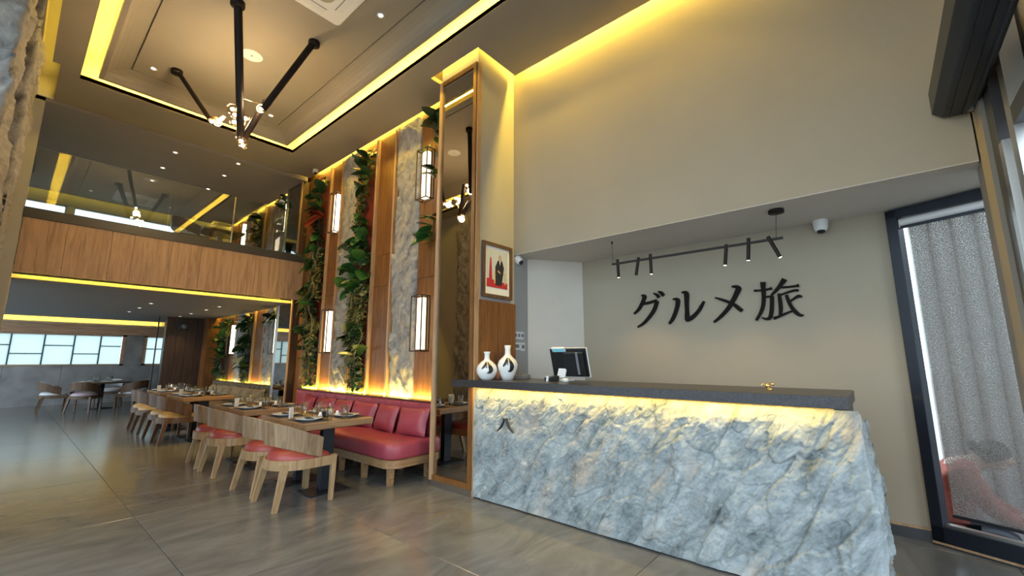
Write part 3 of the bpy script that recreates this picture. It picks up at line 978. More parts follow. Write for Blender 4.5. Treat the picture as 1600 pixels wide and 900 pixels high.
# ------------------------------------------------------------------ entrance side: door frame, air curtain, glazing
dfm = empty('door_1', (1.6, -.70, 0), kind='structure')
MB().box((1.98, -.05, 0), (2.14, .05, 4.7)).build('door_jamb', M['dark_slab'], dfm)
MB().box((1.70, -.04, 0), (1.80, .04, 4.7)).build('door_stile', M['steel'], dfm)
MB().box((1.90, -.055, 0), (1.98, .055, 2.62)).build('jamb_bead', M['steel'], dfm)
MB().box((-2.2, -.04, 2.62), (1.70, .04, 2.72)).build('transom', M['dark_slab'], dfm)
MB().box((-.3, -.04, 0), (-.2, .04, 4.7)).build('door_stile', M['dark_slab'], dfm)
# street glazing on the left and rear-left openings
for nm_, xg, ya, yb, zt, n_ in (('window_6', -.62, -.60, 5.30, 4.72, 4), ('window_7', -1.02, 8.98, YF, 2.79, 6)):
    wg = empty(nm_, (xg, ya, 0), kind='structure')
    L_ = yb - ya
    for k in range(n_ + 1):
        y_ = k * L_ / n_
        MB().box((-.03, y_ - .025, 0), (.03, y_ + .025, zt)).build('mullion', M['dark_slab'], wg)
        if k < n_:
            MB().box((-.004, y_ + .026, .06), (.004, y_ + L_ / n_ - .026, zt - .06)).build('pane', M['win_glass'], wg)
    MB().box((-.03, 0, 0), (.03, L_, .06)).build('sill', M['dark_slab'], wg)
    MB().box((-.03, 0, zt - .06), (.03, L_, zt)).build('head', M['dark_slab'], wg)
ac = empty('air_curtain', (3.0, -.555, 3.0), label='long dark air curtain unit mounted over the entrance door', cat='air curtain')
MB().prism([(-.075, 0), (.065, .01), (.115, .055), (.115, .215), (-.075, .215)], 'x', -1.3, .93).build('housing', M['navy_metal'], ac, bevel=.004)
MB().box((-1.28, -.045, -.012), (.90, -.02, .004)).build('outlet_slot', M['black_plastic'], ac)
MB().box((-1.28, .03, -.004), (.91, .036, .01)).build('seam', M['black_plastic'], ac)
MB().tube([(-1.28, -.075, .02), (.86, -.075, .02)], .022, 10).build('damper_tube', M['navy_metal'], ac)
MB().box((.84, -.068, -.012), (.88, -.04, .012)).build('clip', M['steel'], ac)

# ------------------------------------------------------------------ reception counter
rc = empty('reception_counter', (3.55, 1.75, 0), label='long reception counter clad in blue-grey split rock with charcoal top', cat='counter')
path = [(3.30, 3.335), (3.285, .135), (3.93, .125)]
segs, tot = [], 0
for a, b in zip(path[:-1], path[1:]):
    l = hypot(b[0] - a[0], b[1] - a[1]); segs.append((a, b, tot, l)); tot += l
H = 1.085


def fnc(u, v):
    d = u * tot
    z = .012 + v * H
    k = 1.0
    if v > .9: k = max(0.3, 1 - (v - .9) * 7)
    if v < .05: k = .25 + .75 * v / .05
    if d > segs[1][2] + .02: z = .012 + v * (H - .10 * min(1, (d - segs[1][2]) / .3))
    lean = .05 * (1 - v) + .035 * sin(min(1, max(0, (v - .05))) * pi)
    for a, b, s, l in segs:
        if d <= s + l + 1e-6:
            t = (d - s) / l
            n1 = Vector((b[1] - a[1], -(b[0] - a[0]), 0)).normalized()
            e = min(1, d / .08) if s == 0 else 1
            cd = abs(d - segs[1][2])
            c = Vector((-.7, -.7, 0))
            k *= .45 + .55 * min(1, cd / .10)
            if cd < .12: n1 = n1.lerp(c, .5 * (1 - cd / .12)).normalized()
            p = Vector((a[0] + (b[0] - a[0]) * t, a[1] + (b[1] - a[1]) * t, z))
            if s == 0: n1 = -n1 if n1.x > 0 else n1
            else: n1 = -n1 if n1.y > 0 else n1
            q = p + n1 * (lean * .55 * (.35 if s == 0 else 1))
            return q, n1, k * e
    return (path[-1][0], path[-1][1], z), (0, 0, 0), 0


V, Fs = rock_strip(fnc, 560, 170, tot, H, 4.2, .085)
off = Vector((3.55, 1.75, 0))
MB().add([v - off for v in V], Fs, True).build('rock_cladding', M['rock'], rc)
MB().box((-.20, -1.56, 0), (.38, 1.545, 1.09)).build('carcass', M['dark_slab'], rc)
MB().prism([(-.345, -1.575), (.41, -1.575), (.41, 1.548), (-.293, 1.548), (-.293, 1.86), (-.345, 1.86)], 'z', 1.108, 1.182).build('countertop', M['slab'], rc, bevel=.004)
MB().box((-.305, -1.50, 1.1045), (-.295, 1.545, 1.1078)).build('led_strip', M['led'], rc)
strip((3.225, 1.78, 1.104), 3.05, 'y', (.35, 0, -1), 8.0, color=(1, .68, .13), wd=.02, name='counter_led_light')
# black metal mark fixed to the rock
hk = empty('wall_emblem', (3.215, 2.83, .76), label='small black two-stroke metal mark on the rock counter front', cat='emblem')
MB().tube([(0.0, .012, .075), (0.0, .018, .045), (0.0, .05, -.01), (0.0, .105, -.052)], [.010, .012, .012, .006], 8).build('stroke', M['black_metal'], hk)
MB().tube([(0.0, -.018, .075), (0.0, -.022, .045), (0.0, -.055, -.01), (0.0, -.105, -.050)], [.010, .013, .013, .006], 8).build('stroke', M['black_metal'], hk)
MB().tube([(0.0, .03, .065), (0.0, -.03, .067)], .008, 8).build('cross_bar', M['black_metal'], hk)

# ---- things on the counter
ZT_ = 1.182


def stripe_mat():
    m, nt, p = new_mat('white_glaze_with_black_swirl')
    tc = nt.nodes.new('ShaderNodeTexCoord')
    wv = nt.nodes.new('ShaderNodeTexWave'); wv.inputs['Scale'].default_value = 2.6
    wv.inputs['Distortion'].default_value = 7.5; wv.inputs['Detail'].default_value = 1.0
    wv.inputs['Detail Scale'].default_value = 3.0
    nt.links.new(tc.outputs['Object'], wv.inputs['Vector'])
    r = nt.nodes.new('ShaderNodeValToRGB')
    r.color_ramp.elements[0].position = .72; r.color_ramp.elements[1].position = .86
    r.color_ramp.elements[0].color = (.74, .70, .67, 1); r.color_ramp.elements[1].color = (.03, .03, .035, 1)
    nt.links.new(wv.outputs['Fac'], r.inputs[0]); nt.links.new(r.outputs[0], p.inputs['Base Color'])
    p.inputs['Roughness'].default_value = .25
    return m


M['swirl'] = stripe_mat()


def vase(loc, prof, label, swirl):
    prof = [(r * 1.27, z * 1.27) for r, z in prof]
    swirl = [[(a, z * 1.27, w_ * 1.6) for a, z, w_ in q] for q in swirl]
    t = empty('vase', loc, label=label, cat='vase', group='vases on the counter')
    MB().lathe(prof, 32).build('vase_body', M['porcelain'], t)
    # painted brush swirl standing a hair proud of the glaze
    def rad(z):
        for (r0, z0), (r1, z1) in zip(prof[:-1], prof[1:]):
            if z0 <= z <= z1 and z1 > z0: return r0 + (r1 - r0) * (z - z0) / (z1 - z0)
        return prof[0][0]
    for pts in swirl:
        pts = [tuple(Vector(p0_).lerp(Vector(p1_), k / 4)) for p0_, p1_ in zip(pts[:-1], pts[1:]) for k in range(4)] + [pts[-1]]
        V, Fs = [], []
        for a, z, w_ in pts:
            for s in (-1, 0, 1):
                aa = radians(a + s * w_)
                r = rad(z) + .003
                V.append((r * cos(aa), r * sin(aa), z))
        for i in range(len(pts) - 1):
            Fs += [(3 * i, 3 * i + 1, 3 * i + 4, 3 * i + 3), (3 * i + 1, 3 * i + 2, 3 * i + 5, 3 * i + 4)]
        MB().add(V, Fs, True).build('painted_swirl', M['black_plastic'], t)
    return t


sw = [[(232, .150, 2), (236, .135, 5), (243, .112, 7), (247, .088, 8), (243, .066, 7), (234, .055, 5), (228, .066, 3)], [(214, .15, 2), (212, .125, 5), (205, .105, 6), (196, .09, 2)], [(222, .150, 1.5), (222, .10, 1.5)]]
vase((3.325, 3.185, ZT_), [(.001, 0), (.04, 0), (.062, .02), (.083, .055), (.088, .085), (.078, .118), (.05, .148), (.026, .165), (.021, .185), (.022, .215), (.030, .232), (.026, .233), (.018, .21)], 'round white vase with black swirls next to the mirror column', sw)
vase((3.475, 3.025, ZT_), [(.001, 0), (.045, 0), (.06, .04), (.08, .09), (.085, .125), (.072, .16), (.04, .19), (.024, .21), (.022, .25), (.029, .285), (.025, .286), (.018, .25)], 'taller white vase with black swirls standing between diffuser and payment screen',
     [[(a, z * 1.22, w_) for a, z, w_ in s] for s in sw])
rd = empty('reed_diffuser', (3.535, 3.215, ZT_), label='pink glass reed diffuser between the two white vases', cat='diffuser')
MB().lathe([(.001, 0), (.026, 0), (.03, .02), (.03, .06), (.012, .078), (.011, .09), (.001, .09)], 16).build('bottle', mat('blush_glass', (.45, .24, .19), .25), rd)
MB().lathe([(.001, .088), (.014, .088), (.014, .102), (.001, .102)], 12).build('collar', M['gold'], rd)
for a in range(6):
    q = a * 1.05
    MB().tube([(0, 0, .09), (.06 * cos(q), .06 * sin(q), .29)], .0032, 6).build('reed', M['dark_wood'], rd)
gb_ = empty('grey_box_file', (3.80, 3.08, ZT_), radians(20), label='small grey desk tray and upright file behind the taller vase', cat='file')
MB().box((-.09, -.06, 0), (.09, .07, .045)).build('tray', M['grey_plastic'], gb_, bevel=.006)
MB().box((-.06, .03, .045), (.05, .06, .16)).build('upright_file', M['grey_plastic'], gb_)

pos = empty('payment_terminal', (3.78, 2.44, ZT_), radians(6), label='black touch-screen till seen from behind on the counter', cat='till')
# back of the screen faces the camera (-x side), leaning away
def quadbox(c, hx, hy, th, tilt):
    """panel lying in y/z, tilted back; returns verts for MB.add"""
    V = []
    for sx in (-1, 1):
        for sy, sz in ((-1, -1), (1, -1), (1, 1), (-1, 1)):
            p = Vector((sx * th / 2, sy * hy, sz * hx))
            p = Matrix.Rotation(tilt, 3, 'Y') @ p
            V.append(p + Vector(c))
    return V, [(0, 3, 2, 1), (4, 5, 6, 7), (0, 1, 5, 4), (1, 2, 6, 5), (2, 3, 7, 6), (3, 0, 4, 7)]


TL = radians(-18)
MB().add(*quadbox((.0, 0, .185), .155, .21, .022, TL)).build('screen_panel', M['white_plastic'], pos, bevel=.006)
MB().add(*quadbox((-.014, 0, .185), .148, .203, .02, TL)).build('rear_cover', M['black_plastic'], pos, bevel=.006)
MB().add(*quadbox((-.035, -.07, .17), .125, .11, .04, TL)).build('electronics_hump', M['black_plastic'], pos, bevel=.008)
MB().add(*quadbox((-.058, -.115, .175), .115, .012, .012, TL)).build('grey_rib', M['grey_plastic'], pos)
cd = MB().add(*quadbox((-.075, .09, .315), .028, .075, .022, radians(-48))).build('customer_display', M['white_plastic'], pos, bevel=.003)
MB().add(*quadbox((-.0838, .09, .307), .020, .062, .006, radians(-48))).build('display_glass', M['screen'], cd)
MB().frustum((-.02, .05, 0), (.16, .14), (-.02, .05, .02), (.15, .13)).build('foot', M['white_plastic'], pos)
MB().add(*quadbox((-.05, .07, .075), .05, .045, .012, radians(25))).build('stand_arm', M['white_plastic'], pos)
cr = empty('card_reader', (3.60, 2.545, ZT_), radians(-20), label='small black card reader with a white slip in front of the till', cat='card reader')
MB().prism([(-.06, 0), (.06, 0), (.06, .055), (-.06, .035)], 'y', -.045, .045).build('reader_body', M['black_plastic'], cr, bevel=.004)
MB().add(*quadbox((-.063, -.012, .022), .024, .018, .003, radians(8))).build('paper_slip', M['paper'], cr)
MB().lathe([(.001, .048), (.016, .05), (.016, .056), (.001, .058)], 12, (-.03, .028, -.008)).build('keypad_dial', M['white_plastic'], cr)
o = empty('paper_roll', (3.60, 2.38, ZT_), 0, label='small white paper roll lying in front of the till', cat='paper roll')
MB().lathe([(.001, 0), (.028, 0), (.028, .03), (.010, .03), (.010, .004), (.001, .004)], 16).build('roll', M['paper'], o)
gd = empty('gold_figurine', (3.62, .64, ZT_), radians(30), label='small polished gold ornament on the counter top', cat='ornament')
MB().lathe([(.001, 0), (.022, 0), (.02, .008), (.008, .012), (.001, .012)], 14).build('foot', M['gold'], gd)
MB().lathe([(.001, -.018), (.012, -.012), (.018, 0), (.012, .012), (.001, .018)], 12, (0, .012, .028)).build('body', M['gold'], gd)
MB().lathe([(.001, -.014), (.009, -.009), (.013, 0), (.009, .009), (.001, .014)], 12, (0, -.022, .040)).build('head', M['gold'], gd)
MB().tube([(0, .02, .03), (0, .045, .045), (0, .05, .03)], .005, 8).build('tail', M['gold'], gd)

# ---- column face: photo, oak panel, switches, cameras
op = box('wall_column_panel', (3.345, 3.315, 0), (3.95, 3.35, 2.055), M['oak_panel'], kind='structure')
box('wood_panel', (3.36, 3.305, 1.0), (3.63, 3.315, 2.04), M['oak_panel'], op)
box('wood_panel', (3.635, 3.305, 1.0), (3.94, 3.315, 2.04), M['oak_panel'], op)
fr = empty('framed_photograph', (3.64, 3.345, 2.42), label='brown-framed official portrait photograph on the column above the oak panel', cat='picture')
w2, h2 = .255, .325
f = MB()
f.box((-w2, -.03, -h2), (-w2 + .04, 0, h2)).box((w2 - .04, -.03, -h2), (w2, 0, h2)).box((-w2 + .04, -.03, -h2), (w2 - .04, 0, -h2 + .04)).box((-w2 + .04, -.03, h2 - .04), (w2 - .04, 0, h2))
f.build('frame', M['walnut'], fr)
MB().box((-w2 + .04, -.010, -h2 + .04), (w2 - .04, -.002, h2 - .04)).build('mount', M['paper'], fr)
pic = MB().box((-.18, -.013, -.20), (.18, -.011, .25)).build('print', mat('pale_blue_print', (.55, .60, .63), .5), fr)
red = mat('print_red', (.50, .03, .035), .5); drk = mat('print_dark', (.02, .02, .028), .5)
skn = mat('print_skin', (.52, .33, .24), .5); gld = mat('print_gold', (.62, .47, .20), .5)


def flat(name, poly, m, k):
    return MB().prism(poly, 'y', -.013 - .0006 * k, -.0128).build(name, m, pic)


flat('printed_carpet', [(-.18, -.20), (.18, -.20), (.18, -.13), (-.18, -.10)], red, 1)
flat('printed_flag', [(-.145, -.13), (-.085, -.13), (-.10, .08), (-.105, .15), (-.125, .15), (-.135, .03)], red, 2)
flat('printed_pole', [(-.118, .14), (-.110, .14), (-.112, .235), (-.116, .235)], gld, 2)
flat('printed_chair', [(-.055, -.15), (-.035, -.15), (-.03, -.04), (.12, -.04), (.125, -.15), (.145, -.15), (.14, -.01), (-.055, -.01)], gld, 2)
flat('printed_suit', [(-.03, -.17), (.075, -.17), (.10, -.03), (.115, .05), (.085, .125), (.045, .145), (.005, .125), (-.035, .05), (-.035, -.02)], drk, 3)
flat('printed_shirt', [(.03, .135), (.058, .135), (.045, .07)], M['paper'], 4)
flat('printed_face', [(.022, .15), (.03, .138), (.055, .138), (.065, .15), (.068, .185), (.045, .205), (.022, .185)], skn, 4)
flat('printed_hands', [(.0, -.005), (.05, -.03), (.055, -.012), (.01, .018)], skn, 4)


def sock(name, x0, x1, z0, z1, label, keys):
    t = empty(name, ((x0 + x1) / 2, 3.35, (z0 + z1) / 2), label=label, cat='switch')
    a, b = (x1 - x0) / 2, (z1 - z0) / 2
    MB().box((-a, -.009, -b), (a, 0, b)).build('faceplate', M['white_plastic'], t, bevel=.002)
    for k in range(keys):
        w_ = 2 * a / keys
        MB().box((-a + k * w_ + w_ * .22, -.013, -b * .45), (-a + (k + 1) * w_ - w_ * .22, -.009, b * .45)).build('key', M['grey_plastic'], t)


sock('switch_plate', 3.955, 4.145, 1.64, 1.73, 'white triple switch plate on the wall beside the oak panel', 3)
sock('socket_plate', 3.955, 4.075, 1.51, 1.60, 'white socket plate under the triple switch plate', 1)
sock('thermostat', 4.085, 4.165, 1.50, 1.60, 'small square wall control with dark key beside the socket plate', 1)


def dome_cam(loc, d, label, s=1.0):
    t = empty('security_camera', loc, label=label, cat='camera', group='security cameras')
    d = Vector(d).normalized()
    q = d.to_track_quat('Z', 'Y')
    def part(name, prof, m):
        b = MB().lathe([(r * s, z * s) for r, z in prof], 20)
        b.v = [tuple(q @ Vector(v)) for v in b.v]
        b.build(name, m, t)
    part('mount', [(.001, 0), (.052, 0), (.055, .015), (.050, .05)], M['white_plastic'])
    part('shell', [(.050, .048), (.050, .06), (.042, .085), (.030, .098)], M['white_plastic'])
    part('lens', [(.032, .092), (.026, .108), (.001, .115)], M['black_plastic'])


dome_cam((4.02, 3.345, 2.64), (-.15, -.75, -.6), 'white dome security camera at the column corner under the soffit')
dome_cam((4.78, .30, ZS - .006), (-.25, 0, -1), 'white dome security camera under the soffit near the street window', 1.15)
dome_cam((3.50, 8.03, ZC), (-.3, -.5, -1), 'white dome security camera under the main ceiling above the greenery')

# ------------------------------------------------------------------ wall letters
LET = {
'gu': [[(2.096, 2.146, 0.016), (2.061, 2.134, 0.043), (2.075, 2.089, 0.038), (2.096, 2.048, 0.036), (2.144, 1.98, 0.03), (2.2, 1.935, 0.016)], [(2.083, 2.047, 0.029), (2.017, 2.052, 0.029), (1.948, 2.065, 0.03), (1.919, 2.062, 0.05)], [(1.914, 2.066, 0.046), (1.925, 2.026, 0.04), (1.954, 1.961, 0.039), (2.009, 1.891, 0.035), (2.082, 1.82, 0.029), (2.163, 1.774, 0.016)], [(1.947, 2.159, 0.014), (1.91, 2.137, 0.03), (1.887, 2.105, 0.035)], [(1.891, 2.174, 0.013), (1.859, 2.156, 0.037), (1.832, 2.121, 0.035)]],
'ru': [[(1.729, 2.068, 0.013), (1.685, 2.066, 0.034), (1.674, 2.045, 0.044), (1.683, 1.99, 0.041), (1.711, 1.911, 0.037), (1.747, 1.842, 0.034), (1.786, 1.794, 0.019)], [(1.625, 2.135, 0.014), (1.587, 2.133, 0.035), (1.574, 2.108, 0.049), (1.579, 2.013, 0.041), (1.581, 1.918, 0.039), (1.584, 1.84, 0.048), (1.577, 1.812, 0.031)], [(1.583, 1.828, 0.046), (1.529, 1.852, 0.04), (1.465, 1.91, 0.033), (1.424, 1.969, 0.029), (1.395, 2.017, 0.02)]],
'me': [[(1.11, 2.145, 0.014), (1.073, 2.141, 0.031), (1.048, 2.119, 0.049), (1.073, 2.066, 0.044), (1.112, 1.995, 0.04), (1.165, 1.918, 0.036), (1.24, 1.841, 0.03), (1.311, 1.786, 0.019)], [(1.281, 2.045, 0.015), (1.22, 2.02, 0.026), (1.147, 1.984, 0.031), (1.095, 1.95, 0.035), (1.058, 1.91, 0.039), (1.034, 1.886, 0.035)]],
'tabi': [[(0.822, 2.16, 0.047), (0.826, 2.113, 0.039), (0.825, 2.077, 0.037), (0.829, 2.006, 0.033), (0.842, 1.922, 0.031), (0.87, 1.853, 0.027), (0.914, 1.781, 0.019)], [(0.908, 2.082, 0.019), (0.839, 2.079, 0.017), (0.77, 2.086, 0.018), (0.751, 2.09, 0.029)], [(0.813, 2.008, 0.016), (0.77, 2.011, 0.017), (0.747, 2.002, 0.026)], [(0.758, 2.007, 0.033), (0.763, 1.944, 0.033), (0.774, 1.86, 0.033), (0.791, 1.806, 0.031), (0.82, 1.79, 0.024), (0.862, 1.806, 0.011)], [(0.636, 2.169, 0.045), (0.663, 2.131, 0.036), (0.704, 2.079, 0.029), (0.763, 2.021, 0.016)], [(0.673, 2.089, 0.018), (0.608, 2.089, 0.017), (0.55, 2.091, 0.018), (0.527, 2.093, 0.029)], [(0.696, 2.032, 0.026), (0.693, 1.959, 0.031), (0.694, 1.882, 0.031), (0.703, 1.821, 0.026)], [(0.685, 2.017, 0.015), (0.625, 2.036, 0.018), (0.565, 2.05, 0.021), (0.534, 2.047, 0.022)], [(0.762, 1.793, 0.028), (0.716, 1.808, 0.022), (0.654, 1.835, 0.019), (0.601, 1.855, 0.014)], [(0.636, 2.012, 0.025), (0.626, 1.96, 0.029), (0.603, 1.889, 0.031), (0.573, 1.839, 0.034), (0.542, 1.81, 0.028), (0.514, 1.808, 0.009)], [(0.609, 1.948, 0.015), (0.566, 1.978, 0.021), (0.534, 1.992, 0.027), (0.512, 1.983, 0.012)]],
}
LLAB = {'gu': 'dark brown raised character with two short ticks on the reception wall', 'ru': 'dark brown raised two-legged character second on the reception wall',
        'me': 'dark brown raised crossed character third on the reception wall', 'tabi': 'dark brown raised many-stroke character last on the reception wall'}
for k, strokes in LET.items():
    ys = [p[0] for s in strokes for p in s]; zs = [p[1] for s in strokes for p in s]
    cy, cz_ = (min(ys) + max(ys)) / 2, min(zs)
    t = empty('wall_letter', (XN - .03, cy, cz_), label=LLAB[k], cat='letter', group='letters on the reception wall')
    for si, s in enumerate(strokes):
        # smooth the stroke with a simple Catmull-Rom pass
        P = [Vector(p) for p in s]
        Q = []
        for i in range(len(P) - 1):
            p0, p1, p2, p3 = P[max(i - 1, 0)], P[i], P[i + 1], P[min(i + 2, len(P) - 1)]
            for u in (0, .25, .5, .75):
                Q.append(.5 * ((2 * p1) + (p2 - p0) * u + (2 * p0 - 5 * p1 + 4 * p2 - p3) * u * u + (3 * p1 - p0 - 3 * p2 + p3) * u ** 3))
        Q.append(P[-1])
        Lp, Rp = [], []
        for i, q in enumerate(Q):
            d = Q[min(i + 1, len(Q) - 1)] - Q[max(i - 1, 0)]
            d = Vector((d.x, d.y)).normalized()
            nrm = Vector((-d.y, d.x)) * q.z / 2
            Lp.append((q.x + nrm.x - cy, q.y + nrm.y - cz_)); Rp.append((q.x - nrm.x - cy, q.y - nrm.y - cz_))
        b = MB()
        n = len(Q)
        x0, x1 = 0.0 + si * .0004, .03
        V = [(x0, *p) for p in Lp] + [(x0, *p) for p in Rp] + [(x1, *p) for p in Lp] + [(x1, *p) for p in Rp]
        Fs = []
        for i in range(n - 1):
            Fs += [(i, i + 1, n + i + 1, n + i), (2 * n + i, 3 * n + i, 3 * n + i + 1, 2 * n + i + 1), (i, 2 * n + i, 2 * n + i + 1, i + 1), (n + i, n + i + 1, 3 * n + i + 1, 3 * n + i)]
        Fs += [(0, n, 3 * n, 2 * n), (n - 1, 3 * n - 1, 4 * n - 1, 2 * n - 1)]
        b.add(V, Fs).build('stroke', M['letter'], t)

# ------------------------------------------------------------------ hanging spot bar over the reception desk
sb = empty('spot_bar', (4.18, 1.33, 2.42), label='black hanging bar with six small cylinder spotlights over reception', cat='pendant light')
MB().box((-.010, -.80, -.010), (.010, .80, .010)).build('bar', M['bronze'], sb)
MB().tube([(0, .79, .0), (0, .79, ZS - 2.42)], .0025, 6).build('cable', M['black_metal'], sb)
MB().tube([(0, -.75, .0), (0, -.77, ZS - 2.42)], .0025, 6).build('cable', M['black_metal'], sb)
MB().lathe([(.001, 0), (.06, 0), (.06, .035), (.001, .035)], 24, (0, -.77, ZS - 2.42 - .035)).build('canopy', M['bronze'], sb)
MB().lathe([(.001, 0), (.010, 0), (.010, .03), (.001, .03)], 10, (0, .79, ZS - 2.42 - .03)).build('ceiling_clip', M['bronze'], sb)
for i, (ty, tz, by, bz, bx, on_) in enumerate(((.735, .045, .738, -.150, .02, 1), (.495, .030, .53, -.155, .0, 0), (.367, .045, .370, -.162, .01, 1),
                                             (-.355, .02, -.33, -.172, .0, 1), (-.54, .045, -.522, -.155, .0, 1), (-.69, .03, -.765, -.165, .0, 1))):
    a, b = Vector((0, ty, tz)), Vector((bx, by, bz))
    sp = MB().tube([a, b], .0155, 14).build('spotlight', M['bronze'], sb)
    d = (b - a).normalized()
    if on_:
        MB().tube([b - d * .001, b + d * .002], .0125, 12).build('lit_lens', M['downlight'], sp)
        l = bpy.data.lights.new('spot_bar_light', 'SPOT')
        l.energy = 7; l.color = (1.0, .66, .28); l.spot_size = radians(80); l.spot_blend = .8; l.shadow_soft_size = .015
        lo = bpy.data.objects.new('spot_bar_light', l)
        lo.location = Vector(sb.location) + b + d * .012
        lo.rotation_euler = (d + Vector((.25, 0, 0))).to_track_quat('-Z', 'Y').to_euler()
        col.objects.link(lo)

# ------------------------------------------------------------------ dining chairs
def u_path(a, b, n=28, x_front=.25):
    """plan of the barrel chair: front-left -> round the rear -> front-right"""
    pts = [(x_front, b), (x_front * .5, b)]
    for k in range(n + 1):
        t = pi / 2 + pi * k / n
        pts.append((a * cos(t), b * sin(t)))
    pts += [(x_front * .5, -b), (x_front, -b)]
    return pts


def band(path, z0f, z1f, th, lean=0.0):
    """upright ribbon along a plan path with varying lower and upper edge"""
    n = len(path)
    V = []
    for i, (x, y) in enumerate(path):
        a = path[max(i - 1, 0)]; b = path[min(i + 1, n - 1)]
        d = Vector((b[0] - a[0], b[1] - a[1])).normalized()
        nr = Vector((d.y, -d.x))
        if nr.dot(Vector((x, y))) < 0: nr = -nr
        t = i / (n - 1)
        z0, z1 = z0f(t), z1f(t)
        l1 = lean * (z1 - z0)
        for q, z in ((0, z0), (th, z0), (th + l1, z1), (l1, z1)):
            V.append((x + nr.x * q, y + nr.y * q, z))
    Fs = []
    for i in range(n - 1):
        for k in range(4):
            Fs.append((i * 4 + k, i * 4 + (k + 1) % 4, (i + 1) * 4 + (k + 1) % 4, (i + 1) * 4 + k))
    Fs += [(0, 1, 2, 3), tuple((n - 1) * 4 + k for k in (3, 2, 1, 0))]
    return V, Fs


def cushion(path, z0, z1, dome, inset=.0, rows=5):
    n = len(path)
    cx = sum(p[0] for p in path) / n
    V = []
    prof = [(1 - .03, z0), (1.0, z0 + (z1 - z0) * .3), (1.0, z0 + (z1 - z0) * .7), (.96, z1), (.80, z1 + dome * .55), (.5, z1 + dome * .9), (.15, z1 + dome)]
    for s, z in prof:
        for x, y in path:
            V.append((cx + (x - cx) * s, y * s, z))
    Fs = []
    for j in range(len(prof) - 1):
        for i in range(n):
            Fs.append((j * n + i, j * n + (i + 1) % n, (j + 1) * n + (i + 1) % n, (j + 1) * n + i))
    Fs.append(tuple(range((len(prof) - 1) * n, len(prof) * n)))
    Fs.append(tuple(range(n))[::-1])
    return V, Fs


def make_chair(seat_m, wood_m, back_m=None, label='', group=''):
    t = empty('dining_chair', label=label, cat='chair', group=group)
    P = u_path(.27, .272)
    MB().add(*band(P, lambda q: .345, lambda q: .435, .022)).build('seat_rail', wood_m, t)
    MB().box((.225, -.272, .345), (.25, .272, .43)).build('front_rail', wood_m, t)
    P2 = u_path(.265, .268, x_front=.22)
    MB().add(*cushion(P2, .40, .470, .05), True).build('seat_cushion', seat_m, t)
    for s in (1, -1):
        MB().frustum((.255, s * .272, 0), (.036, .036), (.262, s * .276, .44), (.05, .046)).build('leg', wood_m, t)
        MB().frustum((-.27, s * .255, 0), (.042, .034), (-.19, s * .215, .40), (.066, .05)).build('leg', wood_m, t)
    P3 = u_path(.280, .270, x_front=.13)
    sm = lambda q: sin(pi * min(1, max(0, q))) ** .75
    bk = MB().add(*band(P3, lambda q: .43 + .145 * sm(q), lambda q: .625 + .170 * sm(q), .020, .08), False).build('backrest', M['oak_back'] if wood_m == M['oak_chair'] else wood_m, t, bevel=.004)
    if back_m:
        P4 = u_path(.258, .248, x_front=.02)
        MB().add(*band(P4, lambda q: .49 + .085 * sm(q), lambda q: .64 + .15 * sm(q), .018, .08), True).build('back_pad', back_m, bk)
    return t


def place_chair(proto, x, y, rz, label, group):
    return dup_tree(proto, (x, y, 0), rz, label, group)


ORD = ['first', 'second', 'third', 'fourth', 'fifth', 'sixth', 'seventh', 'eighth']
ch_red = make_chair(M['seat_red'], M['oak_chair'])
ch_gold = make_chair(M['seat_gold'], M['walnut'])
ch_white = make_chair(M['seat_white'], M['walnut'], M['seat_white'])
ch_lilac = make_chair(M['seat_pink'], M['walnut'], M['seat_pink'])
CY = [4.66, 5.29, 6.47, 7.15, 9.32, 9.98, 10.98, 11.60]
lab_red = ['barrel-back oak chair with brick-red seat, %s in the row from the counter' % ORD[i] for i in range(4)]
lab_gold = ['barrel-back walnut chair with mustard seat, %s in its row from the red chairs' % ORD[i] for i in range(4)]
for i, y in enumerate(CY):
    pr = ch_red if i < 4 else ch_gold
    lb = lab_red[i] if i < 4 else lab_gold[i - 4]
    gp = 'red-seated chairs along the tables' if i < 4 else 'mustard-seated chairs along the tables'
    if i in (0, 4):
        t = pr; t.location = (2.06, y, 0); t['label'] = lb; t['group'] = gp
    else:
        t = place_chair(pr, 2.06 + (.01 if i % 2 else -.005), y, radians((-2, 3, 1, -3)[i % 4]), lb, gp)

# far round table with four chairs
FT = (1.95, 17.3)
ft = empty('round_table', (FT[0], FT[1], 0), label='dark round dining table by the far window band', cat='table')
MB().lathe([(.001, .71), (.60, .71), (.64, .73), (.64, .75), (.001, .75)], 40).build('tabletop', M['walnut'], ft)
MB().lathe([(.001, .02), (.05, .02), (.05, .71), (.001, .71)], 16).build('pedestal', M['black_metal'], ft)
MB().lathe([(.001, 0), (.30, 0), (.30, .012), (.06, .03), (.001, .03)], 28).build('base', M['black_metal'], ft)
far = [(ch_white, -.95, .15, 0, 'walnut armchair with pale grey seat left of the round table'), (ch_lilac, -.42, -.78, radians(62), 'walnut armchair with lilac seat before the round table'),
       (ch_white, .62, -.70, radians(128), 'walnut armchair with pale grey seat turned towards the end wall'), (ch_white, .30, .92, radians(-108), 'walnut armchair with pale grey seat tucked behind the round table')]
used = set()
for pr, dx, dy, rz, lb in far:
    if pr.name in used:
        place_chair(pr, FT[0] + dx, FT[1] + dy, rz, lb, 'armchairs at the round table')
    else:
        used.add(pr.name)
        pr.location = (FT[0] + dx, FT[1] + dy, 0); pr.rotation_euler = (0, 0, rz); pr['label'] = lb; pr['group'] = 'armchairs at the round table'

# ------------------------------------------------------------------ bench tables and table settings
TW, TD = .75, .585


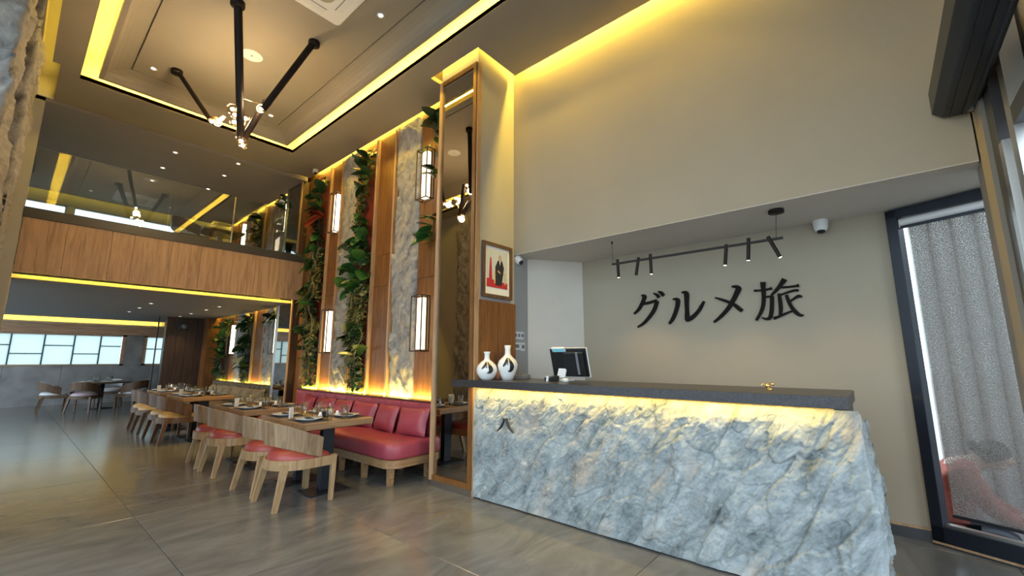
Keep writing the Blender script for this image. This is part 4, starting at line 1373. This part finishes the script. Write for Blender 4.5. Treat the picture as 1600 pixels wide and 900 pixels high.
def make_table():
    t = empty('dining_table', cat='table')
    b = MB()
    h = .02
    a, c = TW / 2, TD / 2
    V = [(-a + .03, -c + .03, .676), (a - .03, -c + .03, .676), (a - .03, c - .03, .676), (-a + .03, c - .03, .676),
         (-a, -c, .690), (a, -c, .690), (a, c, .690), (-a, c, .690), (-a, -c, .745), (a, -c, .745), (a, c, .745), (-a, c, .745),
         (-a + .006, -c + .006, .75), (a - .006, -c + .006, .75), (a - .006, c - .006, .75), (-a + .006, c - .006, .75)]
    Fs = [(3, 2, 1, 0), (12, 13, 14, 15)]
    for k in range(3):
        for i in range(4):
            Fs.append((k * 4 + i, k * 4 + (i + 1) % 4, (k + 1) * 4 + (i + 1) % 4, (k + 1) * 4 + i))
    b.add(V, Fs).build('tabletop', M['oak_table'], t)
    MB().box((-.065, -.04, .012), (.065, .04, .668)).build('pedestal', M['navy_metal'], t, bevel=.004)
    MB().box((-.16, -.12, .668), (.16, .12, .676)).build('top_plate', M['navy_metal'], t)
    MB().box((-.22, -.165, 0), (.22, .165, .012)).build('base', M['navy_metal'], t, bevel=.003)
    return t


def make_glass(h, r):
    t = MB().lathe([(.001, .004), (r * .78, .004), (r, h), (r - .002, h), (r * .76, .012), (.001, .012)], 16).build('water_glass', M['glassware'])
    return t


def make_plate():
    t = empty('dinner_plate', cat='plate', group='plates on the bench tables')
    MB().lathe([(.001, 0), (.075, 0), (.085, .006), (.135, .022), (.137, .026), (.083, .013), (.001, .011)], 28).build('dish', M['porcelain'], t)
    nb = MB().box((-.022, -.085, .014), (.022, .085, .027)).build('napkin', M['mat_dark'], t)
    return t


def make_shaker():
    t = empty('table_lamp_shaker', cat='shaker')
    MB().lathe([(.001, 0), (.017, 0), (.017, .012), (.012, .03), (.001, .03)], 12).build('base', M['black_plastic'], t)
    MB().lathe([(.001, .028), (.024, .028), (.013, .072), (.001, .074)], 14).build('white_cap', M['porcelain'], t)
    return t


def make_bottle():
    t = empty('sauce_bottle', cat='bottle')
    MB().lathe([(.001, 0), (.024, 0), (.025, .06), (.010, .09), (.009, .11), (.001, .11)], 14).build('glass_body', M['glassware'], t)
    MB().lathe([(.001, .004), (.021, .004), (.021, .05), (.001, .05)], 12).build('sauce', M['dark_wood'], t)
    MB().lathe([(.001, .108), (.011, .108), (.009, .135), (.004, .15), (.001, .15)], 10).build('stopper', M['steel'], t)
    return t


def make_card():
    t = empty('table_card', cat='card')
    MB().box((-.04, -.003, .012), (.04, .003, .125)).build('card', M['paper'], t)
    MB().box((-.032, -.014, 0), (.032, .014, .014)).build('holder', M['glassware'], t)
    return t


def make_caddy():
    t = empty('condiment_caddy', cat='caddy')
    b = MB().box((-.05, -.035, 0), (.05, .035, .006)).box((-.05, -.035, .006), (-.046, .035, .06)).box((.046, -.035, .006), (.05, .035, .06)).box((-.046, -.035, .006), (.046, -.031, .06)).box((-.046, .031, .006), (.046, .035, .06))
    b.build('tray', M['black_plastic'], t)
    MB().tube([(-.048, 0, .05), (-.048, 0, .10), (.048, 0, .10), (.048, 0, .05)], .003, 6).build('handle', M['black_metal'], t)
    return t


PROTO = {'table': make_table(), 'tall': make_glass(.150, .038), 'low': make_glass(.105, .038), 'plate': make_plate(), 'shaker': make_shaker(),
         'bottle': make_bottle(), 'card': make_card(), 'caddy': make_caddy()}
for k in ('tall', 'low'):
    tag(PROTO[k], cat='glass')
PROTO['mat'] = MB().box((-.15, -.19, 0), (.15, .19, .003)).build('placemat', M['mat_dark'])
tag(PROTO['mat'], cat='placemat')
first = set()


def put(kind, x, y, z, rz, label, group):
    p = PROTO[kind]
    if kind not in first:
        first.add(kind)
        p.location = (x, y, z); p.rotation_euler = (0, 0, rz); p['label'] = label; p['group'] = group
        return p
    return dup_tree(p, (x, y, z), rz, label, group)


PAIRS = [(4.46, 'first'), (6.18, 'second'), (9.02, 'third'), (10.72, 'fourth')]
XT = 2.425
ZTb = .75
for pi_, (y0, wh) in enumerate(PAIRS):
    pr_ = '%s pair from the counter' % wh
    for q in range(2):
        yc = y0 + TD / 2 + q * (TD + .012)
        put('table', XT, yc, 0, 0, 'oak-topped pedestal table, %s of the %s' % (ORD[q], pr_), 'oak tables along the benches')
        for s in (-1, 1):
            px = XT + s * .215
            sd = 'chair side' if s < 0 else 'bench side'
            at_ = '%s of the %s table, %s' % (sd, ORD[q], pr_)
            put('mat', px, yc, ZTb, 0, 'charcoal placemat, ' + at_, 'placemats on the bench tables')
            put('plate', px, yc, ZTb + .003, radians(8 * s), 'white plate, ' + at_, 'plates on the bench tables')
            put('tall', px + s * -.13, yc + .21 * -1 + .02, ZTb, 0, 'tall clear tumbler, ' + at_, 'tumblers on the bench tables')
            put('low', px + s * -.17 + .0, yc + .245, ZTb, 0, 'low clear tumbler, ' + at_, 'tumblers on the bench tables')
        if q == 0:
            on_t = 'on the %s of tables from the counter' % (wh + ' pair')
            put('caddy', XT + .02, yc + .14, ZTb, 0, 'small black condiment caddy ' + on_t, 'condiment caddies')
            put('shaker', XT - .08, yc + .03, ZTb, 0, 'white-capped shaker on the chair side, %s of tables' % (wh + ' pair'), 'lamp-shaped shakers')
            put('shaker', XT + .11, yc + .02, ZTb, 0, 'white-capped shaker on the bench side, %s of tables' % (wh + ' pair'), 'lamp-shaped shakers')
            put('bottle', XT + .10, yc + .18, ZTb, 0, 'small sauce bottle ' + on_t, 'sauce bottles')
            put('card', XT - .30, yc + .25, ZTb, radians(38), 'small white table card ' + on_t, 'table cards')
# the round table's settings
for k in range(4):
    a = k * pi / 2 + .4
    put('plate', FT[0] + .40 * cos(a), FT[1] + .40 * sin(a), ZTb, a, 'white plate with dark napkin on the round table', 'plates on the round table')
    put('tall', FT[0] + .20 * cos(a + .5), FT[1] + .20 * sin(a + .5), ZTb, 0, 'tall clear tumbler on the round table', 'tumblers on the round table')


# ------------------------------------------------------------------ benches
def rounded_plan(x0, x1, y0, y1, r, n=8, back=.02):
    pts = []
    for cx, cy, a0, rr in ((x0 + r, y0 + r, pi, r), (x1 - back, y0 + back, 1.5 * pi, back), (x1 - back, y1 - back, 0, back), (x0 + r, y1 - r, .5 * pi, r)):
        for k in range(n + 1):
            a = a0 + (pi / 2) * k / n
            pts.append((cx + rr * cos(a), cy + rr * sin(a)))
    return pts


def loft(rings):
    n = len(rings[0])
    V = [p for r in rings for p in r]
    Fs = []
    for j in range(len(rings) - 1):
        for i in range(n):
            Fs.append((j * n + i, j * n + (i + 1) % n, (j + 1) * n + (i + 1) % n, (j + 1) * n + i))
    Fs += [tuple(range(n))[::-1], tuple(range((len(rings) - 1) * n, len(rings) * n))]
    return V, Fs


def make_bench(y0, y1, leather, label, seams, cap):
    xo, yo = 3.3, (y0 + y1) / 2
    t = empty('banquette', (xo, yo, 0), label=label, cat='bench')
    hy = (y1 - y0) / 2
    def ring(ins, z):
        return [(x, y, z) for x, y in rounded_plan(2.90 - xo + ins, XP - .10 - xo - ins * .2, -hy + ins, hy - ins, max(.03, .16 - ins))]
    MB().add(*loft([ring(.015, .185), ring(.0, .19), ring(0, .275), ring(.01, .28)])).build('base_frame', M['oak_table'] if leather == 'red_leather' else M['walnut'], t)
    V, Fs = loft([ring(.02, .28), ring(-.004, .288), ring(-.012, .31), ring(-.012, .41), ring(-.004, .438), ring(.012, .453), ring(.035, .460), ring(.14, .464)])
    MB().add(V, Fs, True).build('seat_cushion', M[leather], t)
    ys = [-hy + .10 + k * (2 * hy - .2) / 7 for k in range(8)]
    for y in ys:
        for x in (2.98 - xo, 3.50 - xo):
            MB().frustum((x, y, 0), (.055, .055), (x, y, .187), (.065, .065)).build('leg', M['oak_table'], t)
    xb = XP - .10 - xo
    MB().box((xb - .005, -hy, .28), (xb + .035, hy, .85)).build('back_board', M['dark_wood'], t)
    w_ = 2 * hy / seams
    for k in range(seams):
        a, b = -hy + k * w_, -hy + (k + 1) * w_
        rings = []
        for ins, dx in ((0.001, 0), (.002, -.04), (.012, -.058), (.04, -.068)):
            rings.append([(xb - .005 + dx + .0, a + ins, .46 + ins), (xb - .005 + dx, b - ins, .46 + ins), (xb - .005 + dx, b - ins, .855 - ins), (xb - .005 + dx, a + ins, .855 - ins)])
        MB().add(*loft(rings)).build('back_channel', M[leather], t)
    MB().box((xb - .055, -hy, .856), (xb + .012, hy, .872)).build('top_cap', M[cap], t)
    return t


make_bench(4.24, 8.20, 'red_leather', 'long crimson leather bench on an oak frame', 11, 'dark_wood')
make_bench(9.42, 13.1, 'olive', 'long olive-brown fabric bench under the mezzanine', 14, 'olive')


def pillow_mesh(w_, h_, th, m):
    V, Fs = [], []
    n = 14
    for side in (1, -1):
        for j in range(n + 1):
            for i in range(n + 1):
                u, v = i / n * 2 - 1, j / n * 2 - 1
                e = max(0, (1 - abs(u) ** 2.6)) * max(0, (1 - abs(v) ** 2.6))
                pin = 1 - .07 * (1 - abs(u)) * abs(v) ** 2 - .0
                pin2 = 1 - .07 * (1 - abs(v)) * abs(u) ** 2
                wr = .004 * noise.noise(Vector((u * 3, v * 3, side)))
                V.append((side * (th / 2 * e ** .55) + wr * e, u * w_ / 2 * pin2, v * h_ / 2 * pin + h_ / 2))
    for s in range(2):
        o = s * (n + 1) ** 2
        for j in range(n):
            for i in range(n):
                a = o + j * (n + 1) + i
                Fs.append((a, a + 1, a + n + 2, a + n + 1))
    b = MB().add(V, Fs, True)
    return b


def pillows(ys, m, label, group, size=.52):
    p0 = None
    for i, y in enumerate(ys):
        if p0 is None:
            p0 = pillow_mesh(size, size * .66, .15, m).build('throw_pillow', m); o = p0
        else:
            o = dup(p0)
        o.location = (XP - .10 - .225 - .01 * (i % 2), y, .462)
        o.rotation_euler = (radians(2 * ((i % 3) - 1)), radians(17), radians((6, -5, 8, -3, 4, -7)[i % 6]))
        tag(o, label % ORD[i], 'pillow', group)


pillows([4.55, 5.13, 5.72, 6.30, 6.88, 7.46], M['red_leather'], 'crimson leather pillow on the red bench, %s from the mirror column', 'crimson pillows on the red bench')
pillows([9.75, 10.32, 10.90, 11.48, 12.05, 12.62], M['olive_light'], 'khaki pillow on the olive bench, %s from the mirror panel', 'khaki pillows on the olive bench')

# ------------------------------------------------------------------ wall lanterns
def make_sconce(h):
    t = empty('wall_lantern', cat='wall light')
    f = MB()
    a, d = .115, .13
    s = .014
    for y in (-a, a):
        for x in (-d, -.004):
            f.box((x - s / 2, y - s / 2, 0), (x + s / 2, y + s / 2, h))
    for z in (0, h - s):
        f.box((-d, -a - s / 2, z), (0, -a + s / 2, z + s)).box((-d, a - s / 2, z), (0, a + s / 2, z + s)).box((-d - s / 2, -a, z), (-d + s / 2, a, z + s))
    f.build('frame', M['bronze_frame'], t)
    MB().box((-.012, -a * .6, 0), (0, a * .6, h)).build('back_plate', M['bronze_frame'], t)
    MB().box((-.075, -.055, .03), (-.013, .055, h - .03)).build('lit_diffuser', M['lamp_white'], t)
    return t


SC = make_sconce(.76)
scs = [(7.32, 1.50, 'lit box lantern on the lower wall above the far end of the red bench'), (4.72, 1.50, 'lit box lantern on the lower wall beside the mirror column'),
       (7.32, 3.66, 'lit box lantern high on the panelled wall next to the greenery column'), (4.72, 3.64, 'lit box lantern high on the panelled wall beside the mirror column'),
       (9.58, 1.50, 'lit box lantern under the mezzanine next to the slim mirror'), (12.22, 1.50, 'lit box lantern under the mezzanine towards the dark end wall'),
       (9.58, 4.12, 'lit box lantern on the mezzanine wall nearest the balustrade'), (12.22, 4.12, 'lit box lantern on the mezzanine wall deeper in')]
for i, (y, z, lb) in enumerate(scs):
    if i == 0:
        t = SC; t.location = (XP - .032, y, z); t['label'] = lb; t['group'] = 'wall lanterns'
    else:
        dup_tree(SC, (XP - .032, y, z), 0, lb, 'wall lanterns')

# ------------------------------------------------------------------ chandelier
ZP = ZC + .17
ch = empty('chandelier', (1.5, 5.55, ZP), label='branching dark bronze chandelier of four tubes and glass bulbs', cat='chandelier')
O = Vector((1.5, 5.55, ZP))
def rel(p): return Vector(p) - O
tubes = [((1.165, 4.90, ZP), (1.50, 5.52, 3.98), .042), ((1.975, 4.86, ZP), (1.60, 5.20, 4.28), .037), ((1.025, 6.78, ZP), (1.335, 6.22, 4.42), .028), ((1.66, 5.30, 4.46), (1.53, 5.55, 3.98), .037)]
for a, b, r in tubes:
    a, b = rel(a), rel(b)
    MB().tube([a, b], r, 16).build('tube', M['bronze'], ch)
for p, r in (((1.165, 4.90), .07), ((1.975, 4.86), .065), ((1.025, 6.78), .065)):
    MB().lathe([(.001, -.05), (r, -.05), (r, 0), (.001, 0)], 24, (p[0] - O.x, p[1] - O.y, 0)).build('canopy', M['bronze'], ch)
bulbs = [(1.345, 6.20, 4.40), (1.36, 5.98, 4.31), (1.40, 5.98, 4.38), (1.36, 5.42, 4.26), (1.47, 5.75, 4.37), (1.46, 5.70, 4.25), (1.58, 5.20, 4.28), (1.66, 5.24, 4.42), (1.50, 5.50, 3.95), (1.54, 5.56, 3.93), (1.40, 5.35, 4.40), (1.55, 5.60, 4.30)]
for i, p in enumerate(bulbs):
    q = rel(p)
    r = .062 if i in (3, 8) else .047
    bo = MB().lathe([(.001, -r), (r * .55, -r * .84), (r * .9, -r * .42), (r, 0), (r * .9, r * .42), (r * .55, r * .84), (.001, r)], 16, tuple(q)).build('bulb', M['bulb_glass'], ch)
    MB().lathe([(.001, -.022), (.015, -.015), (.022, 0), (.015, .015), (.001, .022)], 10, tuple(q)).build('filament', M['bulb'], bo)
    if i not in (3, 6, 8):
        near = min(tubes, key=lambda t_: (Vector(t_[1]) - Vector(p)).length)
        MB().tube([q, rel(near[1]) + Vector((0, 0, .06))], .005, 6).build('arm', M['gold'], bo)
for p in ((1.38, 6.05, 4.34), (1.48, 5.60, 4.28), (1.60, 5.22, 4.33), (1.51, 5.52, 3.90)):
    l = bpy.data.lights.new('chandelier_light', 'POINT'); l.energy = 17; l.color = WARM; l.shadow_soft_size = .05
    lo = bpy.data.objects.new('chandelier_light', l); lo.location = p; col.objects.link(lo)


# ------------------------------------------------------------------ ceiling fittings
def downlight(x, y, z, label, group, power, r=.034, square=False):
    t = empty('downlight', (x, y, z), label=label, cat='downlight', group=group)
    MB().lathe([(r * .72, -.002), (r * .8, -.006), (r * 1.25, -.006), (r * 1.25, 0), (r * .7, 0)], 20).build('trim_ring', M['white_plastic'], t)
    MB().lathe([(.001, -.004), (r * .7, -.004), (r * .7, 0), (.001, 0)], 16).build('lit_lens', M['downlight'], t)
    l = bpy.data.lights.new('downlight_beam', 'SPOT'); l.energy = power; l.color = WARM
    l.spot_size = radians(95); l.spot_blend = .7; l.shadow_soft_size = .03
    lo = bpy.data.objects.new('downlight_beam', l); lo.location = (x, y, z - .012); col.objects.link(lo)


for x, y in ((.81, 6.97), (2.27, 3.88), (.81, 3.88), (2.27, 6.97)):
    downlight(x, y, ZP, 'small recessed downlight in the main ceiling tray', 'downlights in the ceiling tray', 35)
for x, y in ((1.51, 9.1), (1.51, 10.04), (1.51, 10.95), (2.385, 8.75), (2.385, 9.55), (2.385, 10.6)):
    downlight(x, y, ZC - .05, 'small recessed downlight in the mezzanine ceiling, row %s' % ('in line with the chandelier' if x < 2 else 'nearer the panelled wall'), 'downlights over the mezzanine', 12)
for x, y in ((1.74, 10.8), (1.74, 11.93), (1.74, 13.1), (2.78, 10.4), (2.78, 11.3), (2.78, 12.5), (2.78, 13.5)):
    downlight(x, y, ZL, 'small recessed downlight in the low ceiling, row over the %s' % ('chairs' if x < 2 else 'bench fronts'), 'downlights in the low ceiling', 22)
spk = empty('ceiling_speaker', (1.57, 5.70, ZP), label='round white ceiling speaker flush with the tray', cat='speaker')
MB().lathe([(.001, -.004), (.115, -.004), (.125, 0), (.001, 0)], 32).build('grille', M['white_plastic'], spk)
MB().lathe([(.001, -.008), (.012, -.007), (.012, -.004), (.001, -.004)], 12).build('badge', M['grey_plastic'], spk)
acu = empty('ceiling_air_conditioner', (1.62, 3.97, ZP), label='square white ceiling cassette air conditioner in the tray', cat='air conditioner')
def rr(h, r, z, n=5):
    return [(x, y, z) for x, y in rounded_plan(-h, h, -h, h, r, n, r)]
MB().add(*loft([rr(.42, .05, 0), rr(.42, .05, -.012), rr(.41, .045, -.022)])).build('panel', M['white_plastic'], acu)
MB().add(*loft([rr(.20, .10, -.0225), rr(.20, .10, -.026)])).build('intake_grille', mat('ivory_grille', (.45, .40, .30), .6, bump=.6, bscale=260), acu)
for k in range(4):
    a = k * pi / 2
    b = MB().box((-.20, .285, -.024), (.20, .345, -.0226))
    b.v = [(x * cos(a) - y * sin(a), x * sin(a) + y * cos(a), z) for x, y, z in b.v]
    b.build('louvre', M['porcelain'], acu)
    b = MB().box((-.21, .268, -.0245), (.21, .276, -.0222))
    b.v = [(x * cos(a) - y * sin(a), x * sin(a) + y * cos(a), z) for x, y, z in b.v]
    b.build('louvre_slot', M['grey_plastic'], acu)
ws = empty('wall_speaker', (2.95, 13.88, 2.24), label='black loudspeaker hung high on the dark end wall', cat='speaker')
MB().box((-.13, -.11, -.085), (.13, .04, .085)).build('cabinet', M['black_plastic'], ws, bevel=.01)
MB().lathe([(.001, 0), (.06, 0), (.06, .004), (.001, .008)], 18).build('cone', M['grey_plastic'], ws).rotation_euler = (pi / 2, 0, 0)
ws.children[-1].location = (0, -.112, 0)

# ------------------------------------------------------------------ mezzanine furniture
mt = empty('mezzanine_table', (2.80, 11.0, 3.45), label='dark square table behind the mezzanine balustrade', cat='table')
MB().box((-.38, -.36, .71), (.38, .36, .75)).build('tabletop', M['dark_wood'], mt)
MB().box((-.05, -.04, .012), (.05, .04, .71)).build('pedestal', M['black_metal'], mt)
MB().box((-.22, -.2, 0), (.22, .2, .012)).build('base', M['black_metal'], mt)
cc = dup_tree(ch_white, (2.15, 10.6, 3.45), 0, 'armchair with pale padded back beside the mezzanine table', 'chairs on the mezzanine')

# ------------------------------------------------------------------ greenery
def leaf_mesh(L_, W, curl, m, n=6):
    V, Fs = [], []
    for i in range(n + 1):
        t = i / n
        w_ = W * (sin(pi * min(1, t * .93 + .04)) ** .8) * (0.75 + .5 * t) if n > 2 else W
        z = -curl * t * t * L_
        x = L_ * t
        V += [(x, -w_ / 2, z + .12 * w_), (x, 0, z - .02 * L_), (x, w_ / 2, z + .12 * w_)]
    for i in range(n):
        a = i * 3
        Fs += [(a, a + 1, a + 4, a + 3), (a + 1, a + 2, a + 5, a + 4)]
    me = bpy.data.meshes.new('leaf')
    me.from_pydata(V, [], Fs)
    me.polygons.foreach_set('use_smooth', [True] * len(Fs))
    me.materials.append(m)
    return me


LM = {k: [leaf_mesh(.25 * s, .16 * s, c, M[k]) for s, c in ((1, .25), (.8, .5), (1.15, .1))] for k in ('leaf', 'leaf_dark', 'leaf_red')}


def leafy_plant(y, z, n, spread, kind, label, seed, tall=.25, x=XP - .07):
    rnd = random.Random(seed)
    t = empty('leafy_plant', (x, y, z), label=label, cat='plant', group='plants in the green wall columns')
    MB().tube([(0.05, 0, -tall), (-.02, .02, -tall * .3), (-.03, 0, tall * .5)], .009, 6).build('stem', M['stem'], t)
    for k in range(n):
        me = rnd.choice(LM[kind])
        o = bpy.data.objects.new('leaf', me); col.objects.link(o); o.parent = t
        zz = (rnd.random() - .5) * 2 * tall
        az = pi + (rnd.random() - .5) * 2.5
        el = (rnd.random() - .45) * 1.7
        o.location = (-.03 + rnd.uniform(-.03, .02), rnd.uniform(-.5, .5) * spread, zz)
        o.rotation_euler = (rnd.uniform(-.6, .6), -el, az)
        s = rnd.uniform(.75, 1.25)
        o.scale = (s, s, s)
    return t


def fern(y, z, n, L_, m, label, seed, x=XP - .05, droop=.5):
    rnd = random.Random(seed)
    t = empty('fern_plant', (x, y, z), label=label, cat='plant', group='ferny plants in the green wall columns')
    for k in range(n):
        a = pi + (rnd.random() - .5) * 2.6
        up = rnd.uniform(-.8, 1.2)
        l = L_ * rnd.uniform(.6, 1.15)
        V, Fs = [], []
        P = []
        for i in range(9):
            s = i / 8
            h = l * s * .55
            P.append(Vector((cos(a) * h * .7, sin(a) * h, l * (up * s * .8 - droop * 1.4 * s * s))))
        b = MB().tube(P, [.003] * 8 + [.001], 4, False)
        for i in range(1, 9):
            for sd in (-1, 1):
                base = P[i]
                d = (P[i] - P[i - 1]).normalized()
                sv = d.cross(Vector((0, 0, 1)))
                if sv.length < .05: sv = Vector((1, 0, 0))
                sv.normalize()
                ll = l * .34 * (1.15 - i / 9) * rnd.uniform(.7, 1.3)
                tip = base + sv * sd * ll + d * ll * .7 + Vector((0, 0, -ll * .25))
                wv = d * ll * .26
                nn = len(b.v)
                b.add([base, base + (tip - base) * .5 + wv, tip, base + (tip - base) * .5 - wv], [(0, 1, 2, 3)], False)
        b.build('frond', m, t, fix=False)
    return t


GA, GB = 7.94, 6.36          # the two green columns of the lower bay
spec_leaf = [
    (4.50, 4.62, 11, .22, 'leaf_dark', 'dark leafy plant over the lantern high beside the mirror column', .20),
    (4.42, 3.98, 5, .14, 'leaf_dark', 'sprig of dark leaves across the high lantern by the column', .16),
    (4.48, 3.20, 9, .20, 'leaf', 'green leafy sprig below the high lantern by the column', .22),
    (GB, 4.45, 14, .34, 'leaf_dark', 'dark leafy plant at the top of the green column between the stones', .30),
    (GB, 3.60, 10, .30, 'leaf', 'small green plant in the upper middle of the column between the stones', .24),
    (GB + .06, 3.12, 18, .42, 'leaf', 'large broad-leaved plant in the column between the stone panels', .26),
    (GB + .12, 2.68, 16, .42, 'leaf', 'large broad-leaved plant below the biggest one between the stones', .20),
    (GB, 1.55, 12, .28, 'leaf_dark', 'dark leafy plant low in the column between the stone panels', .28),
    (GA, 4.35, 13, .34, 'leaf_dark', 'dark leafy plant at the top of the green column by the balcony', .30),
    (GA + .04, 3.98, 9, .30, 'leaf_red', 'russet-leaved plant beside the high lantern near the balcony', .16),
    (GA + .06, 3.45, 17, .40, 'leaf', 'broad-leaved green plant beside the balcony glass', .30),
    (GA, 2.55, 12, .32, 'leaf', 'green leafy plant beside the balcony fascia end', .26),
    (GA, 1.75, 10, .30, 'leaf_dark', 'dark leafy plant low in the green column by the balcony', .26),
    (9.66, 2.25, 9, .2, 'leaf_dark', 'dark leafy sprig by the lantern next to the slim mirror', .2),
    (9.52, 4.65, 9, .24, 'leaf_dark', 'dark leafy sprig above the mezzanine lantern', .22),
    (11.16, 2.10, 12, .34, 'leaf_dark', 'dark leafy plant high in the green column under the mezzanine', .28),
    (11.16, 1.45, 12, .34, 'leaf_dark', 'dark leafy plant low in the green column under the mezzanine', .30),
    (12.85, 1.95, 12, .40, 'leaf', 'green leafy plant near the dark end wall, upper', .30),
    (12.85, 1.35, 10, .40, 'leaf_dark', 'dark leafy plant near the dark end wall, lower', .26),
    (11.16, 4.40, 12, .34, 'leaf_dark', 'dark leafy plant in the green column of the mezzanine wall', .35),
]
for i, (y, z, n, sp, kd, lb, tl) in enumerate(spec_leaf):
    leafy_plant(y, z, n, sp, kd, lb, 100 + i, tl)
spec_fern = [
    (GB, 2.25, 16, .42, 'leaf_olive', 'trailing yellow-green fern in the column between the stones'),
    (GB, 1.90, 14, .40, 'leaf_olive', 'hanging olive fern lower in the column between the stones'),
    (GB, 1.20, 12, .30, 'leaf_dark', 'short dark fern low between the stone panels'),
    (GA, 2.95, 12, .34, 'leaf_olive', 'olive fern beside the balcony slab edge'),
    (GA, 2.15, 16, .40, 'leaf_olive', 'trailing olive fern by the balcony, at fascia height'),
    (GA, 1.85, 14, .36, 'leaf_olive', 'trailing olive fern by the balcony, below the fascia'),
    (GA, 1.35, 14, .34, 'leaf_olive', 'trailing olive fern by the balcony, just above the bench'),
    (8.42, 2.60, 14, .34, 'leaf_lime', 'lime-green fern hanging on the wood beside the balcony fascia'),
    (12.65, 2.25, 12, .34, 'leaf_lime', 'lime-green fern near the dark end wall'),
    (11.16, 1.15, 10, .30, 'leaf_olive', 'olive fern low in the column under the mezzanine'),
]
for i, (y, z, n, l, mk, lb) in enumerate(spec_fern):
    fern(y, z, n, l, M[mk], lb, 300 + i)


def ivy(y0, y1, z0, z1, n, seed, m, label):
    rnd = random.Random(seed)
    b = MB()
    for k in range(n):
        z = rnd.uniform(z0, z1)
        c = (y0 + y1) / 2 + (y1 - y0) * .22 * sin(z * 3.1 + seed)
        y = min(y1, max(y0, rnd.gauss(c, (y1 - y0) * .24)))
        x = XP - .03 - rnd.random() * .10
        L_ = rnd.uniform(.05, .11)
        d = Vector((-rnd.random() * .8, rnd.uniform(-1, 1), rnd.uniform(-1, .4))).normalized()
        sv = d.cross(Vector((-1, rnd.uniform(-.4, .4), .3))).normalized() * L_ * .32
        p = Vector((x, y, z))
        b.add([p, p + d * L_ * .45 + sv, p + d * L_, p + d * L_ * .45 - sv], [(0, 1, 2, 3)])
    o = b.build('ivy_foliage', m, fix=False)
    tag(o, label, 'ivy', kind='stuff')


ivy(7.70, 8.20, .95, 4.9, 900, 1, M['leaf_dark'], 'dense dark creeper filling the green column by the balcony')
ivy(7.70, 8.20, 1.0, 3.4, 700, 1.4, M['leaf_olive'], 'olive creeper over the green column by the balcony')
ivy(6.10, 6.60, .95, 4.9, 900, 2, M['leaf_dark'], 'dense dark creeper filling the green column between the stones')
ivy(6.10, 6.60, 1.0, 2.6, 700, 2.3, M['leaf_olive'], 'olive creeper over the lower green column between the stones')
ivy(10.93, 11.4, .95, 2.4, 420, 3, M['leaf_dark'], 'dark creeper in the green column under the mezzanine')
ivy(12.5, 13.2, .95, 2.4, 420, 4, M['leaf_dark'], 'dark creeper in the corner by the end wall pier')
ivy(10.93, 11.4, 3.5, 4.9, 260, 5, M['leaf_dark'], 'dark creeper on the mezzanine wall')


def vine(y, z0, z1, seed, m, label):
    rnd = random.Random(seed)
    t = empty('hanging_vine', (XP - .10, y, z0), label=label, cat='vine', group='twisting vines in the green columns')
    for k in range(7):
        ph = rnd.uniform(0, 6)
        oy = rnd.uniform(-.18, .18)
        P = [Vector((-.03 - .05 * rnd.random() + .02 * sin(q * 3 + ph), oy + .07 * sin(q * 2.1 + ph) + .03 * sin(q * 5 + k), q * (z1 - z0) / 6)) for q in range(7)]
        Q = []
        for i in range(6):
            p0, p1, p2, p3 = P[max(i - 1, 0)], P[i], P[i + 1], P[min(i + 2, 6)]
            for u in (0, .33, .66):
                Q.append(.5 * ((2 * p1) + (p2 - p0) * u + (2 * p0 - 5 * p1 + 4 * p2 - p3) * u * u + (3 * p1 - p0 - 3 * p2 + p3) * u ** 3))
        MB().tube(Q + [P[-1]], .006, 5).build('tendril', m, t)


M['vine'] = mat('straw_vine', (0.26, 0.20, 0.07), 0.6, var=.3, vscale=12)
vine(GB, 1.05, 2.5, 1, M['vine'], 'straw-coloured twisting vine low between the stone panels')
vine(GA, 1.05, 2.6, 2, M['vine'], 'straw-coloured twisting vine low in the column by the balcony')
vine(GA, 2.6, 3.4, 3, M['vine'], 'straw-coloured twisting vine at balcony height')


def moss(y0, y1, z, n, seed, label):
    rnd = random.Random(seed)
    b = MB()
    for k in range(n):
        x = XP - .03 - rnd.random() * .05
        y = rnd.uniform(y0, y1)
        h = rnd.uniform(.06, .17)
        dx, dy = rnd.uniform(-.05, .02), rnd.uniform(-.04, .04)
        w_ = rnd.uniform(.006, .012)
        b.add([(x, y - w_, z), (x, y + w_, z), (x + dx, y + dy + w_ * .3, z + h), (x + dx, y + dy - w_ * .3, z + h)], [(0, 1, 2, 3)])
    o = b.build('moss_grass', M['leaf_lime'], fix=False)
    tag(o, label, 'grass', kind='stuff')


moss(7.66, 8.22, .80, 260, 1, 'tuft of grass behind the red bench by the balcony')
moss(6.10, 6.60, .80, 240, 2, 'tuft of grass behind the red bench between the stone panels')
moss(10.95, 11.4, .80, 200, 3, 'tuft of grass behind the olive bench between the stone panels')
moss(12.46, 13.1, .80, 240, 4, 'tuft of grass behind the olive bench by the end wall')
